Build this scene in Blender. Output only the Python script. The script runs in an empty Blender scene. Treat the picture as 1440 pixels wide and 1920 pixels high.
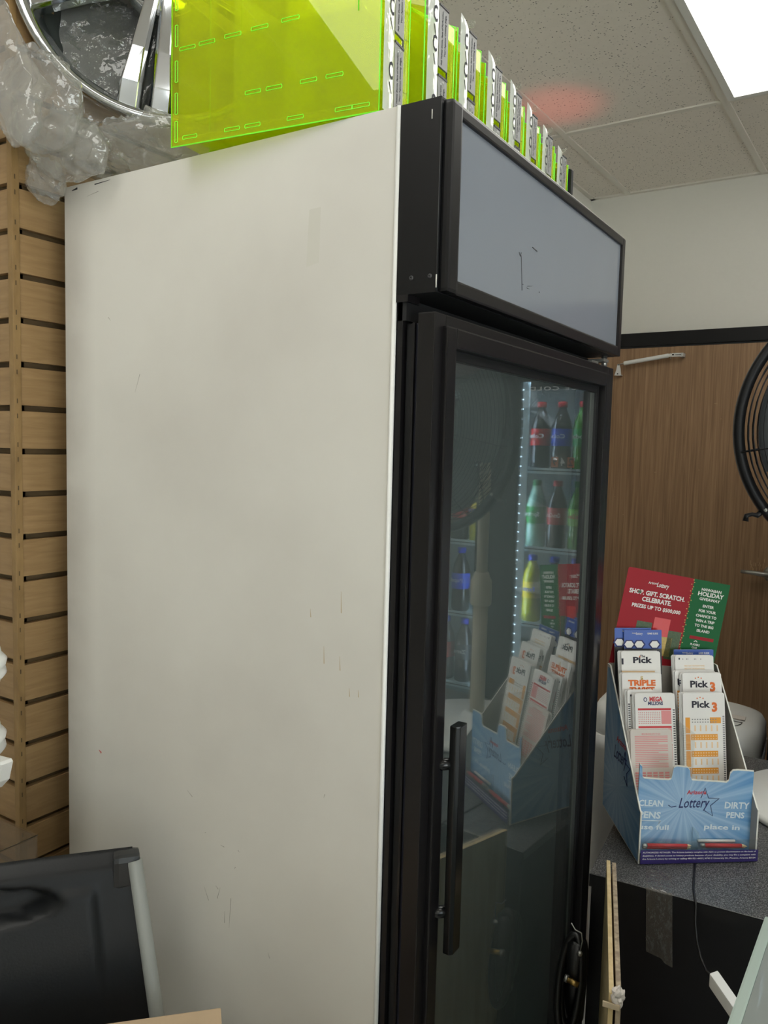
import bpy, bmesh, math, random
from mathutils import Vector, Matrix, noise
random.seed(7)
R = math.radians
S = bpy.context.scene
COL = S.collection

# ------------------------------------------------------------------ camera
cam = bpy.data.cameras.new('camera'); camo = bpy.data.objects.new('camera', cam); COL.objects.link(camo)
cam.sensor_fit = 'VERTICAL'; cam.sensor_height = 24.0; cam.lens = 24.0 * 1492.2 / 1920.0
cam.clip_start = 0.02
rt = Vector((0.84144281, 0.53976032, 0.0251554)); dn = Vector((0.06517142, -0.05516241, -0.99634823)); fw = Vector((-0.53640161, 0.84000946, -0.08159296))
camo.matrix_world = Matrix(((rt.x, -dn.x, -fw.x, 0.5557), (rt.y, -dn.y, -fw.y, -0.886), (rt.z, -dn.z, -fw.z, 1.562), (0, 0, 0, 1)))
S.camera = camo
# ------------------------------------------------------------------ world, exposure
S.view_settings.view_transform = 'Standard'; S.view_settings.look = 'None'; S.view_settings.gamma = 1.0
S.view_settings.use_curve_mapping = False
S.view_settings.exposure = 0.06
LAMP = 4.5          # strength of the fluorescent diffusers
DAY = 8.8           # daylight outside the shop window
world = bpy.data.worlds.new('world'); S.world = world; world.use_nodes = True
wn = world.node_tree; bg = wn.nodes['Background']; bg.inputs[0].default_value = (0.85, 0.93, 1.0, 1); bg.inputs[1].default_value = DAY
wtc = wn.nodes.new('ShaderNodeTexCoord'); wsx = wn.nodes.new('ShaderNodeSeparateXYZ'); wcr = wn.nodes.new('ShaderNodeValToRGB')   # overcast sky dimmed, bright ground half added to light the ceiling from below
wmr = wn.nodes.new('ShaderNodeMapRange'); wmr.inputs[1].default_value = -1; wmr.inputs[2].default_value = 1
wcr.color_ramp.elements[0].position = 0.495; wcr.color_ramp.elements[1].position = 0.505
wcr.color_ramp.elements[0].color = (1.0, 1.0, 0.985, 1); wcr.color_ramp.elements[1].color = (0.26, 0.29, 0.32, 1)
wn.links.new(wtc.outputs['Generated'], wsx.inputs[0]); wn.links.new(wsx.outputs['Z'], wmr.inputs[0]); wn.links.new(wmr.outputs[0], wcr.inputs[0]); wn.links.new(wcr.outputs[0], bg.inputs[0])
S.cycles.max_bounces = 14; S.cycles.transparent_max_bounces = 40; S.cycles.glossy_bounces = 6
S.cycles.caustics_reflective = False; S.cycles.caustics_refractive = False

# ------------------------------------------------------------------ materials
MATS = {}
def newmat(name):
    m = bpy.data.materials.new(name); m.use_nodes = True; MATS[name] = m
    nt = m.node_tree; b = nt.nodes['Principled BSDF']
    return m, nt, b
def lin(c):
    return tuple(((x / 12.92) if x <= 0.04045 else ((x + 0.055) / 1.055) ** 2.4) for x in (v / 255.0 for v in c))
def mat(name, rgb, rough=0.5, metal=0.0, spec=None, noise_amt=0.0, noise_scale=20.0, bump=0.0, coat=0.0):
    m, nt, b = newmat(name); c = lin(rgb)
    b.inputs['Base Color'].default_value = (*c, 1); b.inputs['Roughness'].default_value = rough; b.inputs['Metallic'].default_value = metal
    if spec is not None: b.inputs['Specular IOR Level'].default_value = spec
    if coat: b.inputs['Coat Weight'].default_value = coat
    tc = nt.nodes.new('ShaderNodeTexCoord'); n = nt.nodes.new('ShaderNodeTexNoise'); n.inputs['Scale'].default_value = noise_scale; n.inputs['Detail'].default_value = 5
    nt.links.new(tc.outputs['Object'], n.inputs['Vector'])
    if noise_amt:
        mx = nt.nodes.new('ShaderNodeMixRGB'); mx.inputs[1].default_value = (*[x * (1 - noise_amt) for x in c], 1); mx.inputs[2].default_value = (*[min(1, x * (1 + noise_amt)) for x in c], 1)
        nt.links.new(n.outputs['Fac'], mx.inputs[0]); nt.links.new(mx.outputs[0], b.inputs['Base Color'])
    if bump:
        bp = nt.nodes.new('ShaderNodeBump'); bp.inputs['Strength'].default_value = bump; bp.inputs['Distance'].default_value = 0.002
        nt.links.new(n.outputs['Fac'], bp.inputs['Height']); nt.links.new(bp.outputs[0], b.inputs['Normal'])
    return m
def emis(name, rgb, s):
    m, nt, b = newmat(name); b.inputs['Base Color'].default_value = (*lin(rgb), 1)
    b.inputs['Emission Color'].default_value = (*lin(rgb), 1); b.inputs['Emission Strength'].default_value = s; return m
def pane(name, tint, ior=1.5, rough=0.0, haze=0.0, hazecol=(1, 1, 1), bump=0.0, bscale=30):
    """thin sheet: clear transmission tinted by its own colour, Fresnel reflection, optional milky scatter"""
    m, nt, b = newmat(name); nt.nodes.remove(b); out = nt.nodes['Material Output']
    tr = nt.nodes.new('ShaderNodeBsdfTransparent'); tr.inputs[0].default_value = (*tint, 1)
    gl = nt.nodes.new('ShaderNodeBsdfGlossy'); gl.inputs['Roughness'].default_value = rough; gl.inputs[0].default_value = (1, 1, 1, 1)
    lw = nt.nodes.new('ShaderNodeLayerWeight'); lw.inputs[0].default_value = 0.5; f0 = ((ior - 1) / (ior + 1)) ** 2
    pw = nt.nodes.new('ShaderNodeMath'); pw.operation = 'POWER'; nt.links.new(lw.outputs['Facing'], pw.inputs[0]); pw.inputs[1].default_value = 5.0
    fr = nt.nodes.new('ShaderNodeMath'); fr.operation = 'MULTIPLY_ADD'; nt.links.new(pw.outputs[0], fr.inputs[0]); fr.inputs[1].default_value = 1 - f0; fr.inputs[2].default_value = f0
    base = tr.outputs[0]
    if haze:
        df = nt.nodes.new('ShaderNodeBsdfDiffuse'); df.inputs[0].default_value = (*hazecol, 1)
        tl = nt.nodes.new('ShaderNodeBsdfTranslucent'); tl.inputs[0].default_value = (*hazecol, 1)
        a = nt.nodes.new('ShaderNodeMixShader'); a.inputs[0].default_value = 0.4
        nt.links.new(df.outputs[0], a.inputs[1]); nt.links.new(tl.outputs[0], a.inputs[2])
        h = nt.nodes.new('ShaderNodeMixShader'); h.inputs[0].default_value = haze
        nt.links.new(tr.outputs[0], h.inputs[1]); nt.links.new(a.outputs[0], h.inputs[2]); base = h.outputs[0]
    mx = nt.nodes.new('ShaderNodeMixShader'); nt.links.new(fr.outputs[0], mx.inputs[0])
    nt.links.new(base, mx.inputs[1]); nt.links.new(gl.outputs[0], mx.inputs[2]); nt.links.new(mx.outputs[0], out.inputs[0])
    if bump:
        tc = nt.nodes.new('ShaderNodeTexCoord'); n = nt.nodes.new('ShaderNodeTexNoise'); n.inputs['Scale'].default_value = bscale; n.inputs['Detail'].default_value = 3
        nt.links.new(tc.outputs['Object'], n.inputs['Vector'])
        bp = nt.nodes.new('ShaderNodeBump'); bp.inputs['Strength'].default_value = bump; bp.inputs['Distance'].default_value = 0.01
        nt.links.new(n.outputs['Fac'], bp.inputs['Height']); nt.links.new(bp.outputs[0], gl.inputs['Normal']); nt.links.new(bp.outputs[0], lw.inputs['Normal'])
    return m
def wood(name, dark, light, vec=(60, 60, 2.5), rough=0.45, bump=0.05, contrast=(0.35, 0.7)):
    m, nt, b = newmat(name)
    tc = nt.nodes.new('ShaderNodeTexCoord'); mp = nt.nodes.new('ShaderNodeMapping'); mp.inputs['Scale'].default_value = vec
    n = nt.nodes.new('ShaderNodeTexNoise'); n.inputs['Scale'].default_value = 2.0; n.inputs['Detail'].default_value = 7; n.inputs['Distortion'].default_value = 0.6
    cr = nt.nodes.new('ShaderNodeValToRGB'); cr.color_ramp.elements[0].position = contrast[0]; cr.color_ramp.elements[1].position = contrast[1]
    cr.color_ramp.elements[0].color = (*lin(dark), 1); cr.color_ramp.elements[1].color = (*lin(light), 1)
    nt.links.new(tc.outputs['Object'], mp.inputs[0]); nt.links.new(mp.outputs[0], n.inputs['Vector']); nt.links.new(n.outputs['Fac'], cr.inputs[0]); nt.links.new(cr.outputs[0], b.inputs['Base Color'])
    b.inputs['Roughness'].default_value = rough
    bp = nt.nodes.new('ShaderNodeBump'); bp.inputs['Strength'].default_value = bump; bp.inputs['Distance'].default_value = 0.002
    nt.links.new(n.outputs['Fac'], bp.inputs['Height']); nt.links.new(bp.outputs[0], b.inputs['Normal'])
    return m

M_wall = mat('painted_plaster', (224, 222, 213), 0.75, noise_amt=0.02, noise_scale=60, bump=0.15)
M_black = mat('black_powdercoat', (15, 15, 17), 0.4, spec=0.3, noise_amt=0.15, noise_scale=30)
M_blackgloss = mat('black_gloss_plastic', (12, 13, 14), 0.22)
M_browntrim = mat('dark_bronze_anodised', (21, 19, 21), 0.34, metal=0.2)
M_rubber = mat('black_gasket', (14, 15, 18), 0.6)
M_navy = mat('blue_black_gasket', (22, 24, 40), 0.5)
M_chrome = mat('chrome', (205, 208, 212), 0.06, metal=1.0)
M_steel = mat('zinc_steel', (170, 170, 165), 0.35, metal=0.8)
M_white = mat('white_plastic', (232, 232, 228), 0.35)
M_whitem = mat('white_metal', (225, 225, 220), 0.4)
M_lightbox = mat('grey_acrylic_lightbox', (122, 128, 137), 0.12, noise_amt=0.04, noise_scale=6)
M_liner = mat('cooler_liner', (150, 158, 158), 0.5, noise_amt=0.1, noise_scale=8)
M_paper = mat('white_paper', (232, 230, 226), 0.7)
M_paper2 = mat('offwhite_paper', (214, 206, 198), 0.75)
M_ink = mat('dark_ink', (40, 40, 52), 0.7)
M_navyink = mat('navy_ink', (28, 40, 96), 0.6)
M_redink = mat('red_ink', (200, 62, 66), 0.7)
M_pinkink = mat('pink_ink', (226, 150, 150), 0.7)
M_orange = mat('orange_ink', (232, 160, 62), 0.7)
M_orange2 = mat('deep_orange_ink', (222, 112, 50), 0.7)
M_paleorange = mat('pale_orange_ink', (238, 205, 160), 0.7)
M_posterred = mat('poster_red', (158, 30, 42), 0.6, spec=0.3)
M_postergreen = mat('poster_green', (22, 98, 54), 0.6, spec=0.3)
M_gold = mat('gold_print', (196, 170, 96), 0.5, noise_amt=0.4, noise_scale=200)
M_greenprint = mat('green_ticket_print', (70, 90, 60), 0.5, noise_amt=0.6, noise_scale=300)
M_blue = mat('brochure_blue', (44, 84, 170), 0.4)
M_purple = mat('purple_strip', (50, 38, 104), 0.35)
M_charcoal = mat('charcoal_print', (50, 50, 52), 0.5)
M_card = mat('white_card_edge', (225, 223, 214), 0.6)
M_innercard = mat('grey_card_inside', (176, 172, 164), 0.7)
M_marker = mat('white_marker', (214, 226, 232), 0.7)
M_pencil = mat('red_pencil', (206, 44, 48), 0.35)
M_woodend = mat('bare_wood', (226, 196, 150), 0.6)
M_cable = mat('black_cable', (16, 16, 17), 0.4)
M_brass = mat('brass', (180, 150, 90), 0.3, metal=1.0)
M_floor = mat('vinyl_floor', (202, 201, 199), 0.4, noise_amt=0.1, noise_scale=8)
M_labelgrey = mat('grey_label', (138, 138, 136), 0.5)
M_labelclear = mat('white_label', (236, 238, 240), 0.15)
M_edgegreen = mat('fluorescent_green_edge', (130, 255, 70), 0.25)
M_tan = mat('beige_plastic', (186, 176, 158), 0.45)
M_greyhub = mat('grey_plastic', (98, 102, 104), 0.5)
M_carton = mat('cardboard', (196, 172, 142), 0.8, noise_amt=0.1, noise_scale=30)
M_tape = mat('packing_tape', (196, 178, 150), 0.25)
M_chair = mat('charcoal_chair_plastic', (44, 46, 48), 0.36, noise_amt=0.1, noise_scale=300, bump=0.08)
M_chairframe = mat('grey_chair_tube', (150, 154, 150), 0.4)
M_caseframe = mat('pale_green_glass_edge', (176, 192, 184), 0.2)
M_darkreel = mat('black_hose', (12, 12, 13), 0.35)
P_green = pane('green_yellow_acrylic', (0.95, 0.98, 0.24), ior=1.4, haze=0.24, hazecol=(0.86, 0.96, 0.03))
P_clear = pane('clear_acrylic', (0.96, 0.97, 0.96), ior=1.5, haze=0.02, hazecol=(0.9, 0.9, 0.9))
P_smoke = pane('smoky_acrylic', (0.93, 0.91, 0.87), ior=1.45, haze=0.03, hazecol=(0.6, 0.57, 0.52))
P_front = pane('glare_ticket_cover', (0.90, 0.93, 0.95), ior=2.2, rough=0.12, haze=0.8, hazecol=(0.95, 0.96, 0.97), bump=0.25, bscale=35)  # white haze stands in for bright reflections on the clear cover
P_door = pane('insulated_glass', (0.80, 0.84, 0.83), ior=2.1, haze=0.08, hazecol=(0.50, 0.56, 0.55))
P_door2 = pane('cooler_glass', (0.92, 0.94, 0.95), ior=1.75)
P_bag = pane('clear_poly_bag', (0.90, 0.90, 0.89), ior=1.6, rough=0.06, haze=0.20, hazecol=(0.88, 0.88, 0.86), bump=0.55, bscale=34)
P_tape = pane('clear_packing_tape', (0.74, 0.72, 0.68), ior=1.75, rough=0.12, haze=0.14, hazecol=(0.45, 0.42, 0.38), bump=0.4, bscale=60)
P_case = pane('counter_case_glass', (0.6, 0.66, 0.63), ior=1.8, haze=0.6, hazecol=(0.66, 0.70, 0.68))
E_lamp = emis('fluorescent_diffuser', (255, 253, 246), LAMP)
E_led = emis('cool_white_leds', (215, 238, 255), 6.0); E_ledback = emis('led_backing_glow', (190, 214, 222), 0.45)  # strip backing glows faintly in place of light falling on it
W_slat = wood('maple_slatwall', (142, 112, 74), (168, 137, 96), (6, 6, 60), 0.42, 0.02, (0.25, 0.8))
W_slatdark = wood('slat_groove_mdf', (74, 58, 34), (98, 78, 48), (8, 8, 40), 0.7)
W_door = wood('walnut_laminate', (134, 103, 74), (172, 138, 104), (55, 55, 1.6), 0.5, 0.12, (0.3, 0.72))
W_strip = wood('pine_strip', (206, 182, 132), (228, 206, 160), (30, 30, 3), 0.6)
W_strip2 = wood('weathered_strip', (146, 130, 112), (196, 178, 150), (50, 50, 9), 0.7)

# white cooler side: paint with grubby edges and a few scuffs of its own
m, nt, b = newmat('white_cooler_paint'); M_side = m
tc = nt.nodes.new('ShaderNodeTexCoord'); n = nt.nodes.new('ShaderNodeTexNoise'); n.inputs['Scale'].default_value = 2.4; n.inputs['Detail'].default_value = 6
nt.links.new(tc.outputs['Object'], n.inputs['Vector'])
cr = nt.nodes.new('ShaderNodeValToRGB'); cr.color_ramp.elements[0].position = 0.32; cr.color_ramp.elements[1].position = 0.62
cr.color_ramp.elements[0].color = (*lin((205, 201, 193)), 1); cr.color_ramp.elements[1].color = (*lin((219, 216, 208)), 1)
nt.links.new(n.outputs['Fac'], cr.inputs[0])
sx = nt.nodes.new('ShaderNodeSeparateXYZ'); nt.links.new(tc.outputs['Object'], sx.inputs[0])
mr = nt.nodes.new('ShaderNodeMapRange'); mr.inputs[1].default_value = -0.68; mr.inputs[2].default_value = -0.60; mr.inputs[3].default_value = 1.0; mr.inputs[4].default_value = 0.0
nt.links.new(sx.outputs['X'], mr.inputs[0])
n2 = nt.nodes.new('ShaderNodeTexNoise'); n2.inputs['Scale'].default_value = 9; n2.inputs['Detail'].default_value = 8; nt.links.new(tc.outputs['Object'], n2.inputs['Vector'])
mu = nt.nodes.new('ShaderNodeMath'); mu.operation = 'MULTIPLY'; nt.links.new(mr.outputs[0], mu.inputs[0]); nt.links.new(n2.outputs['Fac'], mu.inputs[1])
mx = nt.nodes.new('ShaderNodeMixRGB'); nt.links.new(mu.outputs[0], mx.inputs[0]); nt.links.new(cr.outputs[0], mx.inputs[1]); mx.inputs[2].default_value = (*lin((150, 143, 134)), 1)
nt.links.new(mx.outputs[0], b.inputs['Base Color']); b.inputs['Roughness'].default_value = 0.42
# ceiling tile: fissured mineral fibre
m, nt, b = newmat('mineral_fibre_tile'); M_tile = m
tc = nt.nodes.new('ShaderNodeTexCoord'); v = nt.nodes.new('ShaderNodeTexVoronoi'); v.inputs['Scale'].default_value = 95; v.feature = 'F1'
nz = nt.nodes.new('ShaderNodeTexNoise'); nz.inputs['Scale'].default_value = 60; nz.inputs['Detail'].default_value = 2
vm = nt.nodes.new('ShaderNodeMixRGB'); vm.blend_type = 'ADD'; vm.inputs[0].default_value = 0.012
nt.links.new(tc.outputs['Object'], nz.inputs['Vector']); nt.links.new(tc.outputs['Object'], vm.inputs[1]); nt.links.new(nz.outputs['Color'], vm.inputs[2]); nt.links.new(vm.outputs[0], v.inputs['Vector'])
cr = nt.nodes.new('ShaderNodeValToRGB'); cr.color_ramp.elements[0].position = 0.10; cr.color_ramp.elements[1].position = 0.26
cr.color_ramp.elements[0].color = (*lin((84, 79, 70)), 1); cr.color_ramp.elements[1].color = (*lin((234, 227, 216)), 1)
nt.links.new(v.outputs['Distance'], cr.inputs[0])
nz2 = nt.nodes.new('ShaderNodeTexNoise'); nz2.inputs['Scale'].default_value = 45; nt.links.new(tc.outputs['Object'], nz2.inputs['Vector'])
cr2 = nt.nodes.new('ShaderNodeValToRGB'); cr2.color_ramp.elements[0].position = 0.40; cr2.color_ramp.elements[1].position = 0.5; nt.links.new(nz2.outputs['Fac'], cr2.inputs[0])
mx = nt.nodes.new('ShaderNodeMixRGB'); nt.links.new(cr2.outputs[0], mx.inputs[0]); nt.links.new(cr.outputs[0], mx.inputs[2]); mx.inputs[1].default_value = (*lin((232, 225, 214)), 1)
nt.links.new(mx.outputs[0], b.inputs['Base Color']); b.inputs['Roughness'].default_value = 0.9
M_grid = mat('painted_grid_tee', (222, 217, 206), 0.5)
# speckled laminate
m, nt, b = newmat('speckled_laminate'); M_lam = m
tc = nt.nodes.new('ShaderNodeTexCoord'); nz = nt.nodes.new('ShaderNodeTexNoise'); nz.inputs['Scale'].default_value = 420; nz.inputs['Detail'].default_value = 2
nt.links.new(tc.outputs['Object'], nz.inputs['Vector']); cr = nt.nodes.new('ShaderNodeValToRGB')
cr.color_ramp.elements[0].position = 0.45; cr.color_ramp.elements[1].position = 0.66; cr.color_ramp.elements[0].color = (*lin((46, 46, 47)), 1); cr.color_ramp.elements[1].color = (*lin((136, 136, 135)), 1)
nt.links.new(nz.outputs['Fac'], cr.inputs[0]); nt.links.new(cr.outputs[0], b.inputs['Base Color']); b.inputs['Roughness'].default_value = 0.38
# sunburst blue card (lottery counter display)
m, nt, b = newmat('blue_sunburst_print'); M_burst = m
tc = nt.nodes.new('ShaderNodeTexCoord'); sx = nt.nodes.new('ShaderNodeSeparateXYZ'); nt.links.new(tc.outputs['Object'], sx.inputs[0])
ad = nt.nodes.new('ShaderNodeMath'); ad.operation = 'ADD'; nt.links.new(sx.outputs['X'], ad.inputs[0]); nt.links.new(sx.outputs['Y'], ad.inputs[1])
s1 = nt.nodes.new('ShaderNodeMath'); s1.operation = 'SUBTRACT'; nt.links.new(ad.outputs[0], s1.inputs[0]); s1.inputs[1].default_value = 0.118
s2 = nt.nodes.new('ShaderNodeMath'); s2.operation = 'SUBTRACT'; nt.links.new(sx.outputs['Z'], s2.inputs[0]); s2.inputs[1].default_value = 0.105
at = nt.nodes.new('ShaderNodeMath'); at.operation = 'ARCTAN2'; nt.links.new(s2.outputs[0], at.inputs[0]); nt.links.new(s1.outputs[0], at.inputs[1])
cb = nt.nodes.new('ShaderNodeCombineXYZ'); nt.links.new(at.outputs[0], cb.inputs[0])
nz = nt.nodes.new('ShaderNodeTexNoise'); nz.inputs['Scale'].default_value = 7; nz.inputs['Detail'].default_value = 3; nt.links.new(cb.outputs[0], nz.inputs['Vector'])
cr = nt.nodes.new('ShaderNodeValToRGB'); cr.color_ramp.elements[0].position = 0.35; cr.color_ramp.elements[1].position = 0.68
cr.color_ramp.elements[0].color = (*lin((62, 132, 190)), 1); cr.color_ramp.elements[1].color = (*lin((150, 186, 214)), 1)
nt.links.new(nz.outputs['Fac'], cr.inputs[0]); 
ln = nt.nodes.new('ShaderNodeVectorMath'); ln.operation = 'LENGTH'; cb2 = nt.nodes.new('ShaderNodeCombineXYZ'); nt.links.new(s1.outputs[0], cb2.inputs[0]); nt.links.new(s2.outputs[0], cb2.inputs[1]); nt.links.new(cb2.outputs[0], ln.inputs[0])
mr = nt.nodes.new('ShaderNodeMapRange'); mr.inputs[1].default_value = 0.03; mr.inputs[2].default_value = 0.15; mr.inputs[3].default_value = 0.35; mr.inputs[4].default_value = 0.0; nt.links.new(ln.outputs['Value'], mr.inputs[0])
mx = nt.nodes.new('ShaderNodeMixRGB'); nt.links.new(mr.outputs[0], mx.inputs[0]); nt.links.new(cr.outputs[0], mx.inputs[1]); mx.inputs[2].default_value = (*lin((200, 218, 232)), 1)
nt.links.new(mx.outputs[0], b.inputs['Base Color']); b.inputs['Roughness'].default_value = 0.4

# ------------------------------------------------------------------ mesh helpers
class MB:
    def __init__(s): s.bm = bmesh.new(); s.mats = []
    def mi(s, m):
        if m not in s.mats: s.mats.append(m)
        return s.mats.index(m)
    def poly(s, pts, m):
        f = s.bm.faces.new([s.bm.verts.new(p) for p in pts]); f.material_index = s.mi(m); return f
    def box(s, a, b, m, bev=0.0, mtx=None):
        t = bmesh.new(); bmesh.ops.create_cube(t, size=1.0)
        for v in t.verts: v.co = Vector([(a[i] + b[i]) / 2 + v.co[i] * abs(b[i] - a[i]) for i in range(3)])
        if bev: bmesh.ops.bevel(t, geom=t.edges[:], offset=bev, segments=2, profile=0.7, affect='EDGES')
        s.merge(t, m, mtx); return s
    def prism(s, pts, vec, m, bev=0.0, mtx=None):
        t = bmesh.new(); vs = [t.verts.new(p) for p in pts]; f = t.faces.new(vs)
        r = bmesh.ops.extrude_face_region(t, geom=[f])
        for e in r['geom']:
            if isinstance(e, bmesh.types.BMVert): e.co += Vector(vec)
        bmesh.ops.recalc_face_normals(t, faces=t.faces)
        if bev: bmesh.ops.bevel(t, geom=t.edges[:], offset=bev, segments=2, profile=0.7, affect='EDGES')
        s.merge(t, m, mtx); return s
    def tube(s, pts, r, m, n=10, closed=False, mtx=None):
        pts = [Vector(p) for p in pts]; t = bmesh.new(); rings = []
        N = len(pts); up = None
        for i, p in enumerate(pts):
            if closed: d = pts[(i + 1) % N] - pts[i - 1]
            else: d = pts[min(i + 1, N - 1)] - pts[max(i - 1, 0)]
            d.normalize()
            if up is None:
                up = d.orthogonal().normalized()
            else:
                up = (up - d * up.dot(d)); up = up.normalized() if up.length > 1e-6 else d.orthogonal().normalized()
            q = d.cross(up); rr = r[i] if isinstance(r, (list, tuple)) else r
            rings.append([t.verts.new(p + (up * math.cos(a) + q * math.sin(a)) * rr) for a in [2 * math.pi * k / n for k in range(n)]])
        L = N if closed else N - 1
        for i in range(L):
            A, B = rings[i], rings[(i + 1) % N]
            off = 0
            if closed and i == N - 1:
                off = min(range(n), key=lambda o: (A[0].co - B[o].co).length)
            for k in range(n): t.faces.new((A[k], A[(k + 1) % n], B[(k + 1 + off) % n], B[(k + off) % n]))
        if not closed: t.faces.new(rings[0][::-1]); t.faces.new(rings[-1])
        for f in t.faces: f.smooth = True
        s.merge(t, m, mtx); return s
    def lathe(s, prof, m, n=32, mtx=None, smooth=True):
        t = bmesh.new(); rings = []
        for (r, z) in prof:
            rings.append([t.verts.new((r * math.cos(a), r * math.sin(a), z)) for a in [2 * math.pi * k / n for k in range(n)]] if r > 1e-6 else [t.verts.new((0, 0, z))])
        for A, B in zip(rings, rings[1:]):
            for k in range(n):
                k2 = (k + 1) % n
                if len(A) == 1 and len(B) == 1: continue
                if len(A) == 1: t.faces.new((A[0], B[k2], B[k]))
                elif len(B) == 1: t.faces.new((A[k], A[k2], B[0]))
                else: t.faces.new((A[k], A[k2], B[k2], B[k]))
        bmesh.ops.recalc_face_normals(t, faces=t.faces)
        for f in t.faces: f.smooth = smooth
        s.merge(t, m, mtx); return s
    def merge(s, t, m, mtx=None):
        if mtx is not None: bmesh.ops.transform(t, matrix=mtx, verts=t.verts)
        i = s.mi(m)
        for f in t.faces: f.material_index = i
        me = bpy.data.meshes.new('t'); t.to_mesh(me); t.free(); s.bm.from_mesh(me); bpy.data.meshes.remove(me)
    def text(s, txt, m, mtx, height, bold=0.0, width=None, align='CENTER', spacing=1.0, depth=0.00008, shear=0.0, res=2):
        """built-in lettering: x right, y up in mtx's frame; height = capital height"""
        cu = bpy.data.curves.new('t', 'FONT'); cu.body = txt; cu.align_x = align; cu.align_y = 'CENTER'; cu.size = height / 0.72
        cu.offset = bold * height; cu.extrude = depth; cu.resolution_u = res; cu.space_character = spacing; cu.shear = shear
        o = bpy.data.objects.new('t', cu); COL.objects.link(o)
        dg = bpy.context.evaluated_depsgraph_get(); me = bpy.data.meshes.new_from_object(o.evaluated_get(dg))
        if width and me.vertices:
            xs = [v.co.x for v in me.vertices]; w = max(xs) - min(xs)
            if w > 0:
                for v in me.vertices: v.co.x *= width / w
        me.transform(mtx); i = s.mi(m)
        while len(me.materials) <= i: me.materials.append(None)
        for p in me.polygons: p.material_index = i
        s.bm.from_mesh(me); bpy.data.objects.remove(o); bpy.data.meshes.remove(me); bpy.data.curves.remove(cu)
        return s
    def obj(s, name, parent=None, loc=None, mtx=None, **tags):
        me = bpy.data.meshes.new(name); s.bm.to_mesh(me); s.bm.free()
        for m in s.mats: me.materials.append(m)
        o = bpy.data.objects.new(name, me); COL.objects.link(o)
        if parent is not None: o.parent = parent
        if mtx is not None: o.matrix_local = mtx
        for k, v in tags.items(): o[k] = v
        return o
def thing(name, label, cat, mtx=None, group=None):
    o = bpy.data.objects.new(name, None); o.empty_display_size = 0.05; COL.objects.link(o)
    if mtx is not None: o.matrix_world = mtx
    o['label'] = label; o['category'] = cat
    if group: o['group'] = group
    return o
def copy_tree(o, parent=None):
    c = o.copy(); COL.objects.link(c); c.parent = parent
    for ch in list(o.children): copy_tree(ch, c)
    return c
T = Matrix.Translation
def RZ(d): return Matrix.Rotation(R(d), 4, 'Z')
def RX(d): return Matrix.Rotation(R(d), 4, 'X')
def RY(d): return Matrix.Rotation(R(d), 4, 'Y')
def frame(o, ex, ey):
    ex = Vector(ex).normalized(); ey = Vector(ey).normalized(); ez = ex.cross(ey)
    return Matrix(((ex.x, ey.x, ez.x, o[0]), (ex.y, ey.y, ez.y, o[1]), (ex.z, ey.z, ez.z, o[2]), (0, 0, 0, 1)))
def struct(mb, name, **k):
    return mb.obj(name, kind='structure', **k)

# ================================================================== SETTING
ROOM = T((-0.72, 2.8467, 0)) @ RZ(-1.3)       # origin in the far left corner: x along the back wall, y away from the camera
CH = 2.74
mb = MB(); mb.box((-3.5, -4.5, -0.1), (5, 3.2, 0), M_floor); struct(mb, 'floor')
mb = MB(); mb.box((-2.5, -7.2, CH), (4.6, 0.15, CH + 0.1), M_tile, mtx=ROOM); struct(mb, 'ceiling')
# grid tees and wall angle
mb = MB(); gx = [0.175 + 0.565 * k for k in range(-4, 8)]; gy = [-0.80 - 1.21 * k for k in range(0, 6)]
for x in gx: mb.box((x - 0.012, -7.2, CH - 0.006), (x + 0.012, 0.0, CH + 0.01), M_grid, mtx=ROOM)
for y in gy: mb.box((-2.5, y - 0.012, CH - 0.0055), (4.6, y + 0.012, CH + 0.01), M_grid, mtx=ROOM)
mb.box((-2.5, -0.022, CH - 0.007), (4.6, 0.0, CH + 0.01), M_grid, mtx=ROOM)
mb.box((0.0, -7.2, CH - 0.007), (0.022, 0.0, CH + 0.01), M_grid, mtx=T((0, 0, 0)) @ ROOM)
struct(mb, 'trim_1')
mb = MB(); mb.box((0.0, 0.0, 0), (4.6, 0.12, CH), M_wall, mtx=ROOM); struct(mb, 'wall_back')
mb = MB(); mb.prism([(-0.765, -0.028, 0), (-0.72, 2.85, 0), (-0.84, 2.85, 0), (-0.885, -0.028, 0)], (0, 0, CH), M_wall); struct(mb, 'wall_left')
mb = MB(); mb.box((-2.6, -0.03, 0), (-0.80, 0.07, CH), M_wall); struct(mb, 'wall_left_return')
mb = MB(); mb.box((-2.6, -4.3, 0), (-2.5, 0.0, CH), M_wall); struct(mb, 'wall_far_left')
mb = MB(); mb.box((3.4, -0.6, 0), (3.5, 2.9, CH), M_wall); mb.box((3.4, -4.3, 0), (3.5, -3.4, CH), M_wall); mb.box((3.4, -3.4, 0), (3.5, -0.6, .25), M_wall); mb.box((3.4, -3.4, 2.5), (3.5, -0.6, CH), M_wall); struct(mb, 'wall_right')
mb = MB(); ys_ = (-3.4, -2.5, -1.55, -0.65)  # unseen side window, added to bring daylight up to the ceiling
for y_ in ys_: mb.box((3.43, y_, .25), (3.48, y_ + .05, 2.5), M_black)
mb.box((3.43, -3.4, .25), (3.48, -.6, .3), M_black); mb.box((3.43, -3.4, 2.45), (3.48, -.6, 2.5), M_black); w2_ = struct(mb, 'added_side_window')
mb = MB(); mb.box((3.45, -3.35, .3), (3.455, -.65, 2.45), pane('added_window_glass', (0.95, 0.97, 0.96), 1.4)); mb.obj('pane', w2_)
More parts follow.
